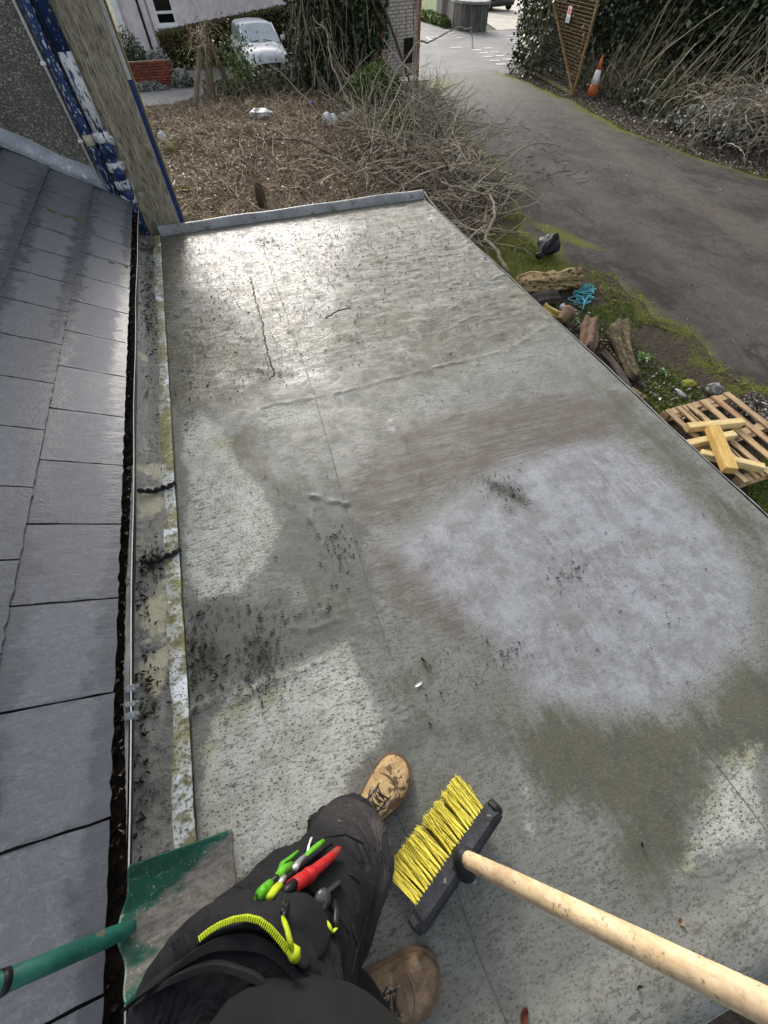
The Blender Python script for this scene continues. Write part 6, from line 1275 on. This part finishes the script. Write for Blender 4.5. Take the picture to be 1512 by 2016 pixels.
# holster pocket, zips and fittings on the left thigh
def th(u, v, h=0.):
    d = Vector(ray(u, v)).normalized(); o0 = Vector((0, 0, CAM_H)); p, n__, i__, t__ = TB.ray_cast(o0, d)
    if p is None:
        z = .50 + (v - 1640) * .00108; q = Vector(at_z(u, v, z)); p = TB.find_nearest(q)[0]; p = o0 + d * ((p - o0).dot(d))
    return np.array(p - d * max(h - .022, .003))
yel = two('neon_yellow', (.36, .44, .012), (.46, .54, .025), 30, .6, .3); redp = two('red_plastic', (.34, .010, .012), (.46, .02, .02), 30, .5, .4, spots=(60, (.20, .05, .04), .60)); grn = two('green_plastic', (.075, .30, .012), (.12, .42, .025), 30, .45, .3, spots=(60, (.06, .14, .03), .62)); gryp = two('grey_metal', (.35, .36, .37), (.48, .49, .5), 9, .3, metal=.6)
def panel(name, rows, m_, thick=.004, lift=0.):
    """soft cloth panel through rows of picture points lying on the thigh"""
    R_ = []
    for r_ in rows:
        P = np.array([th(u, v, h + lift) for u, v, h in r_]); s_ = np.linspace(0, len(P) - 1, 14); R_.append([tuple(np.array([np.interp(x, range(len(P)), P[:, a]) for a in range(3)])) for x in s_])
    R2 = []
    for x in np.linspace(0, len(R_) - 1, 12):
        i_ = min(int(x), len(R_) - 2); t = x - i_; R2.append([tuple(np.array(a) * (1 - t) + np.array(b) * t) for a, b in zip(R_[i_], R_[i_ + 1])])
    o = MB().loft(R2, caps=False, closed=False).build(name, m_, per_t, smooth=True); md = o.modifiers.new('t', 'SOLIDIFY'); md.thickness = thick; md.offset = 0; ss = o.modifiers.new('s', 'SUBSURF'); ss.levels = ss.render_levels = 1; return o
panel('holster_flap', [[(380, 1868, -.01), (430, 1835, .0), (480, 1822, .008), (530, 1835, .010), (570, 1880, .008), (600, 1915, -.0)], [(430, 1822, -.015), (480, 1792, .0), (530, 1790, .010), (580, 1805, .012), (620, 1840, .010), (640, 1880, -.005)], [(478, 1795, -.02), (510, 1768, -.005), (555, 1755, .012), (600, 1758, .014), (632, 1782, .010), (655, 1830, -.01)]], trm2, .006, .03)
panel('holster_pocket', [[(230, 2000, -.05), (330, 1920, -.01), (420, 1870, .0), (520, 1875, .0), (580, 1930, -.01), (600, 2010, -.04)], [(300, 1935, -.045), (370, 1878, -.01), (430, 1840, -.004), (500, 1832, .0), (560, 1870, -.004), (605, 1930, -.03)]], trm2, .006, .02)
panel('pocket_hem', [[(260, 1990, -.03), (340, 1935, .0), (420, 1905, .012), (500, 1930, .012), (545, 1985, .0)], [(262, 1972, -.03), (342, 1918, .0), (422, 1888, .012), (508, 1914, .012), (556, 1972, .0)]], trm2, .008, .03)
panel('knee_pocket', [[(598, 1700, -.03), (650, 1690, .0), (700, 1705, .004), (735, 1740, -.02)], [(585, 1735, -.03), (640, 1738, .004), (690, 1770, .008), (720, 1810, -.02)], [(620, 1762, -.01), (660, 1800, .006), (690, 1850, .004), (712, 1880, -.03)]], trm2, .005, .012)
panel('outer_pocket', [[(478, 1790, -.03), (520, 1735, -.02), (545, 1690, -.02), (590, 1655, -.02)], [(490, 1798, -.01), (535, 1745, .0), (560, 1705, .0), (610, 1672, .0)], [(520, 1790, .0), (560, 1745, .006), (590, 1715, .006), (640, 1690, .0)]], trm2, .005, .0)
stm = two('stitching', (.010, .0105, .012), (.018, .019, .020), 40, .8)
for pts in ([(735, 1735), (724, 1800), (705, 1860), (690, 1930)], [(612, 1668), (640, 1648), (680, 1642), (715, 1660), (733, 1700)], [(600, 1700), (640, 1706), (690, 1722), (728, 1752)], [(655, 1760), (690, 1812), (706, 1868)], [(432, 1835), (480, 1818), (530, 1832), (562, 1868)], [(488, 1792), (530, 1772), (590, 1768), (628, 1792)]):
    P = []
    for (u0, v0), (u1, v1) in zip(pts[:-1], pts[1:]):
        for t in np.linspace(0, 1, 8, endpoint=False): P.append(th(u0 + (u1 - u0) * t, v0 + (v1 - v0) * t, .0235))
    MB().tube(P, .0013, 4).build('seam', stm, per_t)
def resample(P, n):
    P = np.array(P); s_ = np.r_[0, np.cumsum(np.linalg.norm(np.diff(P, axis=0), axis=1))]; q = np.linspace(0, s_[-1], n); return np.stack([np.interp(q, s_, P[:, a]) for a in range(3)], 1)
zl = resample([th(u, v, .048) for u, v in ((391, 1850), (410, 1834), (432, 1821), (458, 1811), (485, 1807), (510, 1813), (532, 1830), (552, 1853), (572, 1880))], 46)
zip_ = MB().tube([p_ - (0, 0, .003) for p_ in zl], .0028, 6).build('zip', yel, per_t)
for k in range(45):
    d = zl[k + 1] - zl[k]; d /= np.linalg.norm(d); s1 = np.cross(d, (0, 0, 1.)); s1 /= np.linalg.norm(s1); MB().cbox((zl[k] + zl[k + 1]) / 2, (np.linalg.norm(zl[k + 1] - zl[k]) * .72, .0060, .004), .001, np.column_stack([d, s1, np.cross(d, s1)])).build('zip_tooth', yel, zip_)
def bar3(name, pts, r, m_, par, n=10, flat=None): return MB().tube([np.array(p_) for p_ in pts], r, n, flat=flat).build(name, m_, par, smooth=True)
bar3('zip_slider', [th(572, 1868, .056), th(580, 1878, .058), th(584, 1888, .054)], [.005, .007, .0045], yel, per_t, 8)
bar3('zip_pull', [th(576, 1868, .062), th(570, 1850, .066), th(566, 1832, .066), th(560, 1815, .066), th(557, 1806, .064)], [.004, .0055, .005, .005, .003], yel, per_t, 8, .5)
bar3('pull_cord', [th(558, 1806, .064), th(562, 1790, .062), th(566, 1778, .058), th(560, 1776, .058), th(556, 1795, .062)], .0028, blk, per_t, 6)
bar3('knee_zip_tab', [th(641, 1812, .035), th(648, 1824, .036), th(655, 1835, .036)], [.004, .005, .003], yel, per_t, 6, .5); bar3('knee_zip_tab', [th(655, 1835, .036), th(661, 1829, .036), th(663, 1825, .036)], [.003, .0035, .003], yel, per_t, 6, .5)
bar3('pocket_cord', [th(655, 1775, .04), th(662, 1795, .04), th(660, 1815, .04), th(664, 1830, .038)], .0045, blk, per_t, 8)
bar3('ring_tab', [th(664, 1738, .03), th(655, 1748, .04), th(642, 1758, .046)], [.009, .008, .008], two('webbing', (.02, .02, .02), (.05, .05, .05), 20, .6), per_t, 8, .35)
c0 = th(634, 1772, .046); MB().lathe(tuple(c0), [(.001, -.006), (.009, -.005), (.0125, .0), (.011, .004), (.006, .006), (.001, .007)], 18, rotm(.3, .5, 0), caps=False).build('press_stud', two('gunmetal', (.07, .068, .065), (.13, .125, .12), 40, .35, metal=.7), per_t, smooth=True)
# tools carried in the pocket (things of their own)
def tool(label, cat, name, parts):
    b0 = parts[0][1][0]; t = thing(name, label, cat, tuple(b0))
    for nm, pts, r, m_ in parts: MB().tube([np.array(p_) for p_ in pts], [x * .74 for x in r] if hasattr(r, '__len__') else r * .74, 12, flat=.72).build(nm, m_, t, smooth=True)
    return t
def T(u, v, h): return th(u, v, h)
rt = tool('red plastic sheathed knife tucked in the thigh pocket', 'knife', 'red_knife', [('sheath', [T(575, 1745, .050), T(590, 1735, .052), T(612, 1722, .054)], [.0155, .0165, .0150], redp), ('handle', [T(607, 1724, .054), T(630, 1705, .054), T(650, 1688, .052), T(664, 1674, .050), T(669, 1669, .048)], [.0135, .0135, .012, .0095, .004], redp), ('collar', [T(600, 1730, .054), T(606, 1725, .054), T(611, 1721, .054)], [.0165, .0185, .0165], redp), ('black_end', [T(556, 1762, .044), T(566, 1752, .048), T(576, 1744, .050)], [.009, .0125, .0135], blk)])
tool('lime green marker with clip at the outer side of the thigh pocket', 'marker', 'lime_marker', [('barrel', [T(509, 1766, .036), T(514, 1760, .040), T(522, 1752, .042), T(530, 1744, .042)], [.009, .0125, .0125, .011], grn), ('black_grip', [T(530, 1744, .042), T(545, 1728, .044), T(556, 1718, .044)], [.010, .0095, .010], blk), ('cap', [T(546, 1728, .048), T(556, 1716, .050), T(572, 1706, .050)], [.010, .0115, .009], grn), ('clip', [T(549, 1722, .056), T(556, 1700, .060), T(570, 1690, .060), T(586, 1676, .058)], [.005, .0058, .005, .003], grn)])
tool('slim black pen with lime tip between the marker and the red knife', 'pen', 'black_pen', [('tip', [T(532, 1764, .038), T(540, 1754, .042), T(549, 1744, .044)], [.007, .0095, .0085], yel), ('ferrule', [T(549, 1744, .044), T(554, 1736, .046), T(558, 1731, .046)], .0078, gryp), ('barrel', [T(556, 1733, .046), T(590, 1705, .046), T(628, 1676, .044), T(652, 1660, .040)], [.0075, .0078, .0075, .006], trm2), ('steel_band', [T(578, 1712, .052), T(586, 1700, .054), T(598, 1688, .054)], [.0085, .0078, .006], gryp)])
tool('lime green pencil nearest the knee in the thigh pocket', 'pencil', 'lime_pencil', [('barrel', [T(600, 1688, .040), T(612, 1677, .042), T(626, 1665, .042), T(636, 1656, .040)], [.0065, .008, .0085, .006], grn), ('white_tag', [T(606, 1676, .044), T(608, 1664, .044), T(613, 1650, .040)], [.003, .0025, .003], upvc)])
